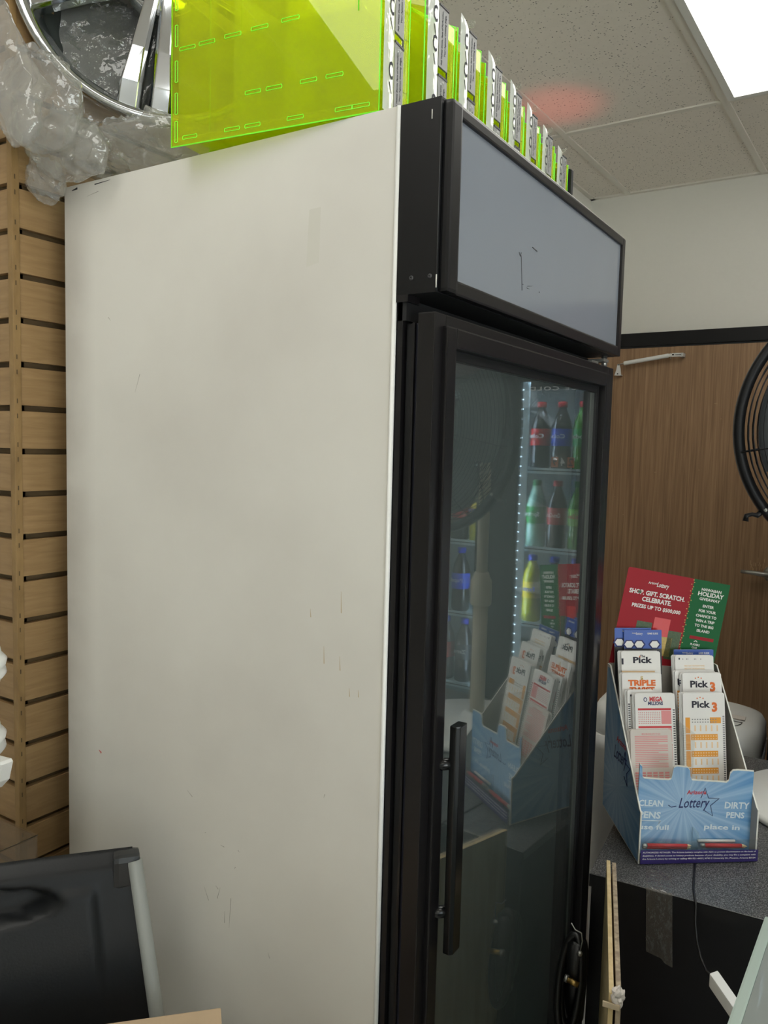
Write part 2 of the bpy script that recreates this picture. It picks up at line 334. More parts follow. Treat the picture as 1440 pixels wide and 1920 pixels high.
# shop front behind the camera, with one big window
wx0, wx1, wz0, wz1 = 2.1, 3.0, 1.42, 2.25
mb = MB(); y0, y1 = -4.3, -4.2
mb.box((-2.6, y0, 0), (wx0, y1, CH), M_wall); mb.box((wx1, y0, 0), (3.5, y1, CH), M_wall); mb.box((wx0, y0, 0), (wx1, y1, wz0), M_wall); mb.box((wx0, y0, wz1), (wx1, y1, CH), M_wall)
struct(mb, 'wall_front')
mb = MB()
for a, b_ in (((wx0, wz0), (wx1, wz0 + 0.05)), ((wx0, wz1 - 0.05), (wx1, wz1)), ((wx0, wz0), (wx0 + 0.05, wz1)), ((wx1 - 0.05, wz0), (wx1, wz1)), ((wx0, 1.98), (wx1, 2.02))):
    mb.box((a[0], -4.28, a[1]), (b_[0], -4.22, b_[1]), M_black)
w1 = struct(mb, 'window_1')
mb = MB(); mb.box((wx0 + .01, -4.255, wz0 + .01), (wx1 - .01, -4.25, wz1 - .01), pane('window_glass', (0.95, 0.97, 0.96), 1.4)); mb.obj('pane', w1)

# slat wall: maple boards with recessed grooves, on both faces of the outside corner, and the corner post
GZ = 1.9949; PITCH = 0.0762
mb = MB(); mb.box((-0.765, -0.042, 0.05), (-0.757, 0.62, 2.44), W_slatdark); mb.box((-2.45, -0.040, 0.05), (-0.757, -0.030, 2.44), W_slatdark)
z = GZ + PITCH * 6
while z > 0.05:
    lo, hi = z - PITCH + 0.0052, z - 0.0052
    hi = min(hi, 2.44)
    if hi - lo > 0.01:
        mb.box((-0.757, -0.044, lo), (-0.745, 0.62, hi), W_slat, 0.0008); mb.box((-2.45, -0.052, lo), (-0.757, -0.040, hi), W_slat, 0.0008)
    z -= PITCH
W_post = wood('corner_post_wood', (132, 104, 64), (154, 124, 80), (20, 20, 8), 0.5)
mb2 = MB(); mb2.box((-0.757, -0.058, 0.62), (-0.743, -0.044, 2.44), W_post, 0.001)
z = GZ + PITCH * 2; k = 0
while z > 0.63:
    for dz in (0.012, -0.014): mb2.box((-0.7426, -0.0535, z + dz - 0.004), (-0.7424, -0.0515, z + dz + 0.004), W_slatdark)
    z -= PITCH
struct(mb, 'wall_slat_left'); mb2.obj('trim_2', kind='structure')

# brown door in the back wall
DX0, DX1 = 0.02, 0.935
d = thing('door_1', '', ''); del d['label']; del d['category']; d['kind'] = 'structure'; d.matrix_world = ROOM
mb = MB(); mb.box((DX0, -0.022, 0.01), (DX1, 0.02, 2.045), W_door, 0.002)
sc = lin((196, 160, 118)); M_scratch = mat('scratched_laminate', (190, 158, 120), 0.7)
for i in range(26):
    x = DX1 - 0.155 + random.random() * 0.09; zz = 1.065 + random.random() * 0.05; h = 0.004 + random.random() * 0.02
    mb.box((x, -0.0225, zz), (x + 0.0012 + random.random() * .0012, -0.0215, zz + h), M_scratch)
for i in range(10):
    x = 0.15 + random.random() * 0.5; zz = 1.2 + random.random() * 0.75
    mb.box((x, -0.0225, zz), (x + 0.002 + random.random() * .012, -0.0215, zz + 0.0015), M_scratch)
mb.obj('door_slab', d)
mb = MB(); mb.box((-0.012, -0.03, 2.045), (1.0, 0.01, 2.105), M_black, 0.003); mb.box((DX1 + 0.003, -0.03, 0), (1.0, 0.01, 2.05), M_black, 0.003); mb.box((-0.002, -0.03, 0), (DX0 - 0.003, 0.01, 2.05), M_black, 0.003)
mb.box((0.0, -0.024, 2.038), (1.0, 0.0, 2.046), M_rubber)
mb.obj('door_frame', d)
mb = MB(); hx = DX1 - 0.065
mb.lathe([(0, 0.0), (0.034, 0.0), (0.034, 0.006), (0.026, 0.014), (0.014, 0.02), (0.012, 0.05), (0, 0.05)], M_steel, mtx=T((hx, -0.022, 1.068)) @ RX(90))
mb.tube([(hx, -0.066, 1.068), (hx - 0.03, -0.070, 1.069), (hx - 0.07, -0.068, 1.072), (hx - 0.115, -0.062, 1.072)], [0.012, 0.011, 0.009, 0.0075], M_steel)
mb.obj('door_handle', d)
# pneumatic closer on the brown door
cl = thing('door_closer', 'white pneumatic door closer tube mounted near the top of the brown door', 'door closer', ROOM)
a, b_ = Vector((0.208, -0.055, 1.968)), Vector((0.405, -0.055, 1.995))
mb = MB(); mb.tube([a, a.lerp(b_, .02), a.lerp(b_, .98), b_], [0.0085, 0.0095, 0.0095, 0.0085], M_white, 16); mb.obj('cylinder', cl)
mb = MB(); mb.tube([(0.18, -0.055, 1.9635), a], 0.0025, M_steel); mb.obj('piston_rod', cl)
mb = MB(); mb.prism([(0.166, -0.052, 1.915), (0.197, -0.052, 1.915), (0.193, -0.052, 1.945), (0.186, -0.052, 1.967), (0.178, -0.052, 1.967), (0.174, -0.052, 1.94)], (0, -0.003, 0), M_white)
mb.box((0.17, -0.052, 1.915), (0.195, -0.0225, 1.918), M_white); mb.lathe([(0, 0), (.003, 0), (.003, .002), (0, .002)], M_rubber, 12, T((0.181, -0.055, 1.922)) @ RX(90)); mb.lathe([(0, 0), (.002, 0), (.002, .002), (0, .002)], M_rubber, 12, T((0.182, -0.055, 1.962)) @ RX(90))
mb.obj('jamb_bracket', cl)
mb = MB(); mb.box((0.405, -0.058, 1.990), (0.425, -0.048, 2.003), M_whitem, .001); mb.box((0.42, -0.064, 1.988), (0.468, -0.060, 2.004), M_whitem, .001); mb.box((0.455, -0.064, 1.988), (0.468, -0.0225, 2.004), M_whitem); mb.box((0.435, -0.0646, 1.9945), (0.460, -0.0640, 1.9975), M_rubber); mb.box((0.421, -0.0646, 1.994), (0.43, -0.0640, 2.0), M_rubber); mb.tube([(0.413, -.053, 1.98), (0.413, -.053, 2.006)], .002, M_steel)
mb.obj('door_bracket', cl)

# ceiling troffers (real fixtures); the first is the one in view
def troffer(x0, y0, label):
    t = thing('ceiling_light', label, 'ceiling light', ROOM @ T((x0, y0, CH)), 'recessed ceiling lights')
    W_, L_ = 0.541, 1.186
    mb = MB()
    mb.box((0, 0, -0.010), (0.022, L_, 0.0), M_whitem); mb.box((W_ - 0.022, 0, -0.010), (W_, L_, 0), M_whitem); mb.box((0.022, 0, -0.010), (W_ - 0.022, 0.022, 0), M_whitem); mb.box((0.022, L_ - 0.022, -0.010), (W_ - 0.022, L_, 0), M_whitem)
    mb.obj('frame', t)
    mb = MB(); mb.box((0.022, 0.022, -0.008), (W_ - 0.022, L_ - 0.022, -0.003), E_lamp); mb.obj('diffuser', t)
    return t
lx = gx[4] + 0.012; ly = gy[0] - 1.21 + 0.012
lx = 0.740 + 0.012
troffer(0.752, ly, 'large overexposed fluorescent ceiling light at the top right corner of the photo')
troffer(0.752 + 0.565 * 3, ly, 'fluorescent ceiling light right of the frame, over the second cooler side')
troffer(0.752 - 0.565 * 1, gy[0] - 1.21 * 3 + 0.012, 'fluorescent ceiling light behind the photographer, left one')
troffer(0.752 + 0.565 * 2, gy[0] - 1.21 * 4 + 0.012, 'fluorescent ceiling light behind the photographer, right one')
troffer(0.752 + 0.565 * 1, gy[0] - 1.21 * 2 + 0.012, 'fluorescent ceiling light just above the photographer')

# ================================================================== COOLER IN FRONT
W = 0.755; D = 0.68; H = 1.993
ck = thing('beverage_cooler', 'tall single-door glass beverage cooler with white side and black front', 'cooler')
mb = MB(); mb.box((-D, 0, 0.06), (-0.0035, 0.004, H), M_side); mb.tube([(-0.003, 0.001, 0.06), (-0.003, 0.001, H)], 0.0035, M_white, 8)
M_smear = mat('grey_scuff', (166, 161, 152), 0.6); M_tapemark = mat('tape_residue', (208, 205, 195), 0.5); M_drip = mat('brown_drip', (186, 168, 136), 0.5); M_redmark = mat('red_scuff', (190, 96, 90), 0.6)
def mark(x0, z0, x1, z1, w, m):
    a = Vector((x0, -0.0001, z0)); b_ = Vector((x1, -0.0001, z1)); dv = (b_ - a).normalized(); n_ = Vector((dv.z, 0, -dv.x)) * w / 2
    mb.poly([a - n_ * .3, a + n_ * .3, b_ + n_, b_ - n_], m)
mb.poly([(-.148, -.0001, 1.807), (-.126, -.0001, 1.811), (-.124, -.0001, 1.885), (-.144, -.0001, 1.884)], M_tapemark)
for (x, zz, l) in ((-0.077, 1.27, .02), (-0.077, 1.361, .03), (-0.06, 1.228, .012), (-0.105, 1.28, .025), (-0.045, 1.228, .01), (-0.13, 1.33, .012)): mark(x, zz, x + .001, zz - l, 0.0016, M_drip)
for (x, zz, dx, dz) in ((-0.28, .80, .003, .05), (-0.30, .86, -.006, -.02), (-0.31, .86, .006, -.004), (-0.29, .825, .0, -.02), (-.62, 1.97, .03, .004), (-.335, .85, .01, -.02), (-.27, .90, .002, .004), (-.26, .93, -.003, .003), (-.30, .93, .008, -.001), (-.335, .94, .003, .001), (-.375, 1.0, .012, -.008), (-.56, 1.76, -.006, .006), (-.5, 1.64, .012, .03), (-.2, .79, .004, -.008), (-.1, 1.06, .002, .006)): mark(x, zz, x + dx, zz + dz, 0.0013, M_smear)
mark(-0.595, 1.016, -0.588, 1.012, .004, M_redmark); mark(-.66, 1.985, -.645, 1.987, .004, M_rubber); mark(-.56, 1.988, -.60, 1.9865, .002, M_rubber)
mb.obj('side_panel', ck)
mb = MB(); mb.box((-D, W - 0.02, 0.06), (0, W, H), M_black); mb.box((-D, 0.004, 0.06), (-D + 0.02, W - 0.02, H), M_black); mb.box((-D + .02, 0.004, H - 0.008), (0.0, W - 0.02, H), M_whitem); mb.box((-D + .02, 0.004, 0.06), (0.0, W - 0.02, 0.14), M_black)
mb.box((-D, 0.0, 0.0), (-D + .06, 0.06, 0.06), M_black); mb.box((-.06, 0.0, 0.0), (0, 0.06, 0.06), M_black); mb.box((-D, W - .06, 0.0), (-D + .06, W, 0.06), M_black); mb.box((-.06, W - .06, 0.0), (0, W, 0.06), M_black)
mb.obj('cabinet_shell', ck)
mb = MB(); t_ = 0.003
mb.box((-D + .06, 0.045, .16), (-0.005, .048, 1.72), M_liner); mb.box((-D + .06, W - .048, .16), (-0.005, W - .045, 1.72), M_liner); mb.box((-D + .06, .045, .16), (-D + .063, W - .045, 1.72), M_liner); mb.box((-D + .06, .045, 1.717), (-0.005, W - .045, 1.72), M_liner); mb.box((-D + .06, .045, .157), (-0.005, W - .045, .16), M_liner)
mb.obj('inner_liner', ck)
# door jamb with layered gaskets
mb = MB(); mb.box((0.0, 0.004, 0.10), (0.009, 0.02, 1.752), M_browntrim, .001); mb.box((-0.004, 0.02, 0.10), (0.006, 0.05, 1.752), M_rubber); mb.box((0.0, W - .02, .1), (0.012, W, 1.752), M_black, .001); mb.box((0.0, 0.004, 1.725), (0.014, W, 1.752), M_rubber); mb.box((-.004, 0.02, .1), (0.006, W - .02, .14), M_rubber); mb.box((-.004, W - .05, .1), (.006, W - .02, 1.72), M_rubber)
mb.obj('door_jamb', ck)
mb = MB()
for y_ in (0.012, W - 0.02): mb.box((0.010, y_, 0.125), (0.022, y_ + .01, 1.722), M_rubber, .002)
mb.box((0.022, 0.010, 0.125), (0.034, 0.020, 1.722), M_navy, .002); mb.box((0.022, 0.006, 0.125), (0.026, 0.012, 1.722), M_browntrim, .001)
mb.box((0.012, 0.02, 1.70), (0.034, W - .02, 1.715), M_rubber)
mb.obj('gasket', ck)
# canopy
mb = MB(); mb.prism([(0.0, 0.0, 1.757), (0.0585, 0.0, 1.757), (0.0585, 0.0, 1.993), (0.0, 0.0, 1.993)], (0, 0.0015, 0), M_black)
mb.box((0.0, W - .002, 1.757), (0.0585, W, 1.993), M_black); mb.box((0, 0.0015, 1.989), (0.0585, W - .002, 1.993), M_black); mb.box((0.0, 0.0015, 1.757), (0.0585, W - .002, 1.760), M_rubber); mb.box((0.054, 0.0015, 1.760), (0.0585, 0.012, 1.99), M_rubber)
mb.box((0.0, 0.0, 1.748), (0.018, 0.03, 1.757), M_browntrim)
M_chip = mat('bare_metal_chip', (206, 204, 196), 0.4)
mb.tube([(0.0587, 0.0, 1.76), (0.0587, 0.0, 1.990)], 0.0006, M_charcoal, 6); mb.tube([(0.0588, -0.0004, 1.762), (0.0588, -0.0004, 1.778)], 0.0009, M_chip, 6); mb.tube([(0.046, -0.0003, 1.968), (0.046, -0.0003, 1.979)], 0.0007, M_chip, 6)
canopy = mb.obj('canopy', ck)
for x in (0.022, 0.049):
    mb = MB(); mb.lathe([(0.0009, 0.0008), (0.0012, 0.0016), (0.0026, 0.0012), (0.0032, 0.0)], M_charcoal, 16, T((x, 0, 1.777)) @ RX(90)); mb.obj('screw', canopy)
mb = MB(); x1 = 0.070; pr = 0.016
def bez(y0, y1, z0, z1): mb.box((0.0585, y0, z0), (x1, y1, z1), M_browntrim, 0.003)
mb.box((0.0585, 0.004, 1.757), (x1 + 0.003, 0.032, 1.990), M_black, 0.005)
bez(0.032, W - .018, 1.757, 1.776); bez(0.032, W - .018, 1.975, 1.990); bez(W - .020, W, 1.757, 1.990)
mb.tube([(x1 - .001, 0.012, 1.9905), (x1 - .001, W - .005, 1.9905)], 0.0007, M_chip, 6)
mb.obj('canopy_frame', ck)
mb = MB(); mb.box((0.0595, 0.028, 1.772), (0.0655, W - .016, 1.98), M_lightbox)
def smark(y0, z0, y1, z1, w=0.0012, m=M_charcoal): mb.tube([(0.0657, y0, z0), (0.0657, y1, z1)], w / 2, m, 4)
smark(.244, 1.852, .252, 1.802, .0012); smark(.236, 1.855, .241, 1.850); smark(.241, 1.850, .244, 1.856); smark(.285, 1.873, .305, 1.871, .0014); smark(.2545, 1.812, .2555, 1.811); smark(.272, 1.812, .292, 1.816, .0007); smark(.27, 1.809, .280, 1.809, .0006); smark(.32, 1.812, .321, 1.811)
mb.obj('sign_panel', ck)
# glass door
dr = bpy.data.objects.new('glass_door', None); COL.objects.link(dr); dr.parent = ck
Zt, Zb = 1.733, 0.12
def ringframe(mb, x0, x1, y0, y1, z0, z1, w, m, bev=.0015):
    mb.box((x0, y0, z0), (x1, y0 + w, z1), m, bev); mb.box((x0, y1 - w, z0), (x1, y1, z1), m, bev); mb.box((x0, y0 + w, z1 - w), (x1, y1 - w, z1), m, bev); mb.box((x0, y0 + w, z0), (x1, y1 - w, z0 + w), m, bev)
mb = MB(); ringframe(mb, 0.034, 0.0585, 0.0, W - .004, Zb, Zt, 0.03, M_browntrim); mb.obj('outer_frame', dr)
mb = MB(); ringframe(mb, 0.050, 0.066, 0.021, W - .045, Zb + .02, Zt - .015, 0.026, M_browntrim, .0025); mb.obj('inner_frame', dr)
mb = MB(); ringframe(mb, 0.040, 0.052, 0.044, W - .068, Zb + .04, Zt - .038, 0.016, M_rubber); mb.box((0.044, W - .100, Zb + .06), (0.0472, W - .084, Zt - .055), M_steel); mb.obj('spacer_bar', dr)
mb = MB(); mb.box((0.0455, 0.046, Zb + .04), (0.0475, W - .07, Zt - .04), P_door); mb.obj('glass', dr, label='double glazed cooler door glass')
hd = bpy.data.objects.new('handle', None); COL.objects.link(hd); hd.parent = dr
mb = MB(); mb.prism([(0.0745, 0.046, 0.868), (0.084, 0.046, 0.868), (0.088, 0.050, 0.868), (0.088, 0.071, 0.868), (0.0745, 0.071, 0.868)], (0, 0, 0.322), M_blackgloss, 0.0015); mb.obj('grip', hd)
hd.name = 'handle'
for zz in (1.134, 0.924):
    mb = MB(); mb.tube([(0.056, 0.038, zz), (0.0765, 0.056, zz + .001)], 0.0082, M_blackgloss, 16); mb.obj('post', hd)
# hinge on top of the door
mb = MB(); mb.box((0.02, W - .13, 1.733), (0.055, W - .09, 1.738), M_steel, .001); mb.box((0.03, W - .08, 1.740), (0.062, W - .05, 1.746), M_steel, .001); mb.tube([(0.045, W - .025, 1.73), (0.045, W - .025, 1.757)], 0.006, M_steel, 8); mb.obj('hinge', ck)
# ================================================================== TICKET DISPENSERS ON THE COOLER
def make_dispenser(first):
    t = thing('ticket_dispenser', 'x', 'ticket dispenser', None, 'fluorescent green ticket dispensers on the cooler top')
    L, P_, Hf, Hb = 0.345, 0.092, 0.190, 0.285
    def side(y, name):
        mb = MB(); mb.prism([(-L, y, 0), (-0.004, y, 0), (-0.004, y, Hf), (-0.03, y, Hf + .012), (-0.16, y, Hb), (-L, y, Hb)], (0, 0.003, 0), P_green); o = mb.obj(name, t)
        mb = MB(); e = 0.0012
        pts = [(-L, y + .0015, 0), (-0.004, y + .0015, 0), (-0.004, y + .0015, Hf), (-0.03, y + .0015, Hf + .012), (-0.16, y + .0015, Hb), (-L, y + .0015, Hb)]
        mb.tube(pts, e, M_edgegreen, 6, closed=True)
        return o, mb
    s, mb = side(0.0, 'side_panel')
    if first:   # finger-joint slots laser cut in the near panel
        def slot(x, z, l, vert):
            q = []
            for k in range(20):
                a_ = 2 * math.pi * k / 20; cx = math.cos(a_); sz = math.sin(a_)
                px = (l / 2 - .0035) * (1 if cx > 0 else -1) + .0035 * cx + 0.0; pz = .0035 * sz * (1.0 + .35 * math.cos(2 * a_))
                q.append((x + (pz if vert else px), -0.0003, z + (px if vert else pz)))
            mb.tube(q, .0005, M_edgegreen, 5, closed=True)
        for z_ in (.02, .06, .105, .155, .205, .25): slot(-L + .010, z_, .030, True)
        for x_ in (-.31, -.235, -.20, -.13, -.055, -.03): slot(x_, .010, .026, False)
        for x_ in (-.315, -.28, -.235, -.19, -.14): slot(x_, .135 + (x_ + .315) * .03, .028, False)
        for x_ in (-.20, -.165, -.11, -.07): slot(x_, .055, .026, False)
        mb.box((-.235, .0032, .02), (-.232, .09, .20), P_green); mb.box((-.15, .0032, .02), (-.147, .09, .20), P_green)
        mb.tube([(-.036, -.0004, .13), (-.036, -.0004, .27)], .0008, M_edgegreen, 5)
    mb.obj('cut_edge', t)
    s2, mb = side(P_ - .003, 'side_panel'); mb.obj('cut_edge', t)
    mb = MB(); mb.box((-L, 0.003, 0.012), (-0.02, P_ - .003, 0.015), P_green); mb.obj('base_plate', t)
    mb = MB(); mb.box((-L + .012, 0.003, 0.02), (-L + .015, P_ - .003, Hb - .01), P_green); mb.obj('back_panel', t)
    mb = MB(); mb.box((-L + .02, .003, .135), (-.03, P_ - .003, .138), P_green); mb.obj('divider_shelf', t)
    # clear ticket cover, curved outward, with its black bracket mark
    mb = MB(); n_ = 6; pts = []
    for k in range(n_ + 1):
        a_ = k / n_; pts.append((0.0015 + 0.002 * math.sin(a_ * math.pi), 0.0005 + 0.031 * a_, Hf + .02 - .015 * a_))
    for (xa, ya, za), (xb, yb, zb) in zip(pts, pts[1:]):
        mb.poly([(xa, ya, 0.002), (xb, yb, 0.002), (xb, yb, zb), (xa, ya, za)], P_front)
    cv = mb.obj('ticket_cover', t)
    mb = MB()
    for zc in (0.055, 0.135, 0.175):
        mb.text('C', M_ink, frame((0.0040, 0.018, zc), (0, 1, 0), (0, 0, 1)), 0.022, .03, width=.012); mb.text('/', M_ink, frame((0.0040, 0.022, zc - .022), (0, 1, 0), (0, 0, 1)), 0.013, .02, width=.008, shear=-.6)
    mb.obj('lettering', cv)
    # clear knobs along the top of the cover
    for zk in (Hf + .016, 0.085):
        mb = MB(); mb.lathe([(0, .008), (.004, .006), (.0055, .002), (.004, -.003), (0, -.004)], P_clear, 12, T((0.004, 0.036, zk))); mb.obj('knob', t)
    for (z0, z1) in ((0.006, 0.098), (0.112, 0.194)):
        mb = MB(); mb.box((-0.001, 0.033, z0), (0.002, 0.060, z1), M_labelgrey); lab = mb.obj('instruction_label', t)
        mb = MB(); 
        mb.text('Pull Tickets Down, Face of Perforation.', M_ink, frame((0.0022, 0.042, (z0 + z1) / 2), (0, 0, 1), (0, -1, 0)), .0038, .02, width=.074)
        mb.text('Tear Against Cutting Edge.', M_ink, frame((0.0022, 0.051, (z0 + z1) / 2 + .006), (0, 0, 1), (0, -1, 0)), .0038, .02, width=.058)
        mb.obj('lettering', lab)
    mb = MB(); mb.box((-0.0005, 0.060, 0.0), (0.001, 0.0618, .196), M_ink); mb.box((0.0, .033, .098), (.003, .060, .101), M_charcoal); mb.box((0, .033, .1945), (.003, .060, .197), M_charcoal); mb.obj('cutting_edge', t)
    mb = MB(); mb.box((-0.006, 0.063, 0.004), (-0.003, 0.088, Hf - .004), P_green); mb.tube([(-.004, .084, .004), (-.004, .084, .18)], .0006, M_labelclear, 5); mb.tube([(-.004, .080, .004), (-.004, .080, .18)], .0005, M_labelclear, 5)
    mb.tube([(-0.004, 0.063, .05), (-0.004, 0.088, .054)], .0006, M_greenprint, 4); mb.tube([(-0.004, 0.063, .12), (-0.004, 0.088, .124)], .0006, M_greenprint, 4)
    mb.obj('front_insert', t)
    return t
dtxt = ['nearest green ticket dispenser, its broad slotted side panel facing the camera', 'green ticket dispenser directly behind the nearest one, at the cooler canopy corner',
        'third green ticket dispenser from the camera end of the row', 'fourth green ticket dispenser from the camera end of the row', 'fifth green ticket dispenser, middle of the row',
        'green ticket dispenser fourth from the far end of the row', 'green ticket dispenser third from the far end of the row', 'second last green ticket dispenser near the far end of the row', 'farthest green ticket dispenser at the far end of the row']
ys = [0.003, 0.113, 0.212, 0.310, 0.400, 0.476, 0.556, 0.637]
hs = [1, 1, 1.02, .96, .915, .87, .82, .765]
dA = make_dispenser(True); dB = make_dispenser(False)
for i, y in enumerate(ys[:8]):
    o = dA if i == 0 else (dB if i == 1 else copy_tree(dB))
    o.matrix_world = T((-0.032 - .001 * max(0, i - 1), y, H + .002)) @ RZ(7 if i == 0 else 0.5)
    if i > 1: o.scale = (0.98, 0.82 if i > 3 else .9, hs[i])
    o['label'] = dtxt[i] if i < 7 else dtxt[8]
# black end plate after the last dispenser
mb = MB(); mb.prism([(-0.32, 0, 0), (0, 0, 0), (0, 0, .138), (-.02, 0, .146), (-.32, 0, .146)], (0, 0.012, 0), M_rubber, .001)
o = mb.obj('end_plate'); o.matrix_world = T((-0.036, 0.716, H + .002)); o['label'] = 'thin black upright plate closing the far end of the green dispenser row'; o['category'] = 'plate'

# ================================================================== CHROME WHEEL COVER AND PLASTIC BAG
WC = T((-0.557, 0.112, 2.364)) @ RZ(44) @ RX(90)       # local z = axis toward the viewer
wheel = thing('wheel_rim', 'chrome multi-spoke car wheel wrapped in clear plastic at the top left', 'wheel', WC)
RW = 0.252
mb = MB(); mb.lathe([(RW - .034, -.055), (RW - .012, -.05), (RW, -.012), (RW, .004), (RW - .006, .010), (RW - .016, .008), (RW - .022, -.004), (RW - .030, -.02), (RW - .034, -.055)], M_chrome, 96); mb.obj('rim', wheel)
M_barrel = mat('dark_barrel', (70, 76, 74), 0.3, metal=0.6)
mb = MB(); mb.lathe([(RW - .032, -.05), (RW - .05, -.07), (0, -.072)], M_barrel, 64); mb.obj('barrel', wheel)
def spoke(a):
    mb = MB(); mt = Matrix.Rotation(a, 4, 'Z')
    for s_ in (-1, 1):
        t = bmesh.new(); r0, r1 = 0.045, RW - .030; sec = []
        for (r_, ya, yb, yc, yd, zz) in ((r0, .001, .006, .022, .025, .012), (.5 * (r0 + r1), .005, .012, .032, .036, .012), (r1 - .03, .007, .013, .041, .045, .006), (r1 + .014, .007, .013, .043, .048, -.006)):
            sec.append([t.verts.new(p) for p in ((r_, s_ * ya, zz - .030), (r_, s_ * ya, zz - .008), (r_, s_ * yb, zz), (r_, s_ * yc, zz + .001), (r_, s_ * yd, zz - .008), (r_, s_ * yd, zz - .030))])
        for A, B in zip(sec, sec[1:]):
            for k in range(6): t.faces.new((A[k], A[(k + 1) % 6], B[(k + 1) % 6], B[k]))
        t.faces.new(sec[0]); t.faces.new(sec[-1]); bmesh.ops.recalc_face_normals(t, faces=t.faces)
        bmesh.ops.bevel(t, geom=t.edges[:], offset=.0012, segments=1, affect='EDGES'); mb.merge(t, M_chrome, mt)
    mb.obj('spoke', wheel)
for k in range(5): spoke(R(-99 + 72 * k))
mb = MB(); mb.lathe([(0, .012), (.020, .012), (.026, .008), (.030, .0), (.062, .004), (.070, -.004), (.072, -.03)], M_chrome, 48); mb.obj('hub', wheel)
for k in range(5):
    a_ = R(-63 + 72 * k); mb = MB(); mb.lathe([(.012, .004), (.0135, .0065), (.015, .004), (.0125, .001), (.0115, -.01), (0, -.012)], M_chrome, 24, T((.052 * math.cos(a_), .052 * math.sin(a_), .002))); mb.obj('lug_hole', wheel)

def crumple(name, pts_fn, nu, nv, amp, freq, seed, m):
    mb = MB(); off = Vector((seed * 3.1, seed * 1.7, seed)); g = []
    for i in range(nu + 1):
        row = []
        for j in range(nv + 1):
            p = pts_fn(i / nu, j / nv); q = p * freq + off
            n_ = noise.noise_vector(q); d1, _ = noise.voronoi(q * 1.2); d2, _ = noise.voronoi(q * 2.7 + n_ * .4); r1 = (d1[1] - d1[0]) * 2 - .6; r2 = (d2[1] - d2[0]) * 2 - .6
            p = p + n_ * amp + (n_.normalized() if n_.length else Vector((0, 0, 1))) * (r1 * .75 + r2 * .35) * amp
            row.append(mb.bm.verts.new(p))
        g.append(row)
    mi = mb.mi(m)
    for i in range(nu):
        for j in range(nv):
            f = mb.bm.faces.new((g[i][j], g[i + 1][j], g[i + 1][j + 1], g[i][j + 1])); f.material_index = mi; f.smooth = True
    return mb
bag = thing('plastic_bag', 'crumpled clear plastic bag bunched around the chrome wheel on top of the cooler', 'plastic bag')
def lobe(c, r, squash=(1, 1, 1), rot=0.0):
    def f(u_, v_):
        th = 2 * math.pi * u_; ph = math.pi * (v_ * .96 + .02)
        p = Vector((r[0] * math.sin(ph) * math.cos(th), r[1] * math.sin(ph) * math.sin(th), r[2] * math.cos(ph)))
        p = Matrix.Rotation(rot, 3, 'Y') @ p
        return Vector(c) + p
    return f
crumple('p', lobe((-0.555, 0.05, 2.050), (0.175, 0.085, 0.040), rot=R(3)), 130, 70, 0.018, 17, 1, P_bag).obj('film', bag)
crumple('p', lobe((-0.640, -0.072, 2.100), (0.105, 0.036, 0.075), rot=R(30)), 90, 56, 0.016, 18, 4, P_bag).obj('film', bag)
crumple('p', lobe((-0.705, -0.105, 2.17), (0.060, 0.030, 0.17), rot=R(-32)), 80, 60, 0.018, 13, 2, P_bag).obj('film', bag)
crumple('p', lobe((-0.690, -0.03, 1.998), (0.048, 0.022, 0.034), rot=R(40)), 50, 36, 0.011, 28, 3, P_bag).obj('film', bag)
crumple('p', lobe((-0.630, -0.035, 2.040), (0.105, 0.032, 0.052), rot=R(17)), 90, 50, 0.014, 19, 8, P_bag).obj('film', bag)
crumple('p', lambda u_, v_: Vector((-0.72 + .30 * u_, 0.02 + .30 * u_ + .02 * math.sin(9 * u_), 2.06 + .58 * v_)), 90, 60, 0.014, 10, 6, P_bag).obj('film', bag)

# ================================================================== COUNTER, LOTTERY DISPLAY
CT = T((0.115, 0.566, 0)) @ RZ(5.3)
ct = thing('counter', 'black desk-height counter with speckled grey laminate top beside the cooler', 'counter', CT)
mb = MB(); mb.box((0, 0, 0.742), (0.78, 0.81, 0.76), M_lam, .001); mb.obj('countertop', ct)
mb = MB(); mb.box((0, -0.001, 0.735), (0.78, 0.003, 0.7585), M_black); mb.tube([(0, -.0005, .7595), (.78, -.0005, .7595)], .0006, M_steel, 5); mb.obj('edge_band', ct)
mb = MB(); mb.box((0.004, 0.004, 0.0), (0.77, 0.02, 0.742), M_black); mb.box((0.004, .02, 0), (0.022, .80, .742), M_black); mb.box((0.752, .02, 0), (0.77, .80, .742), M_black); mb.obj('front_board', ct)

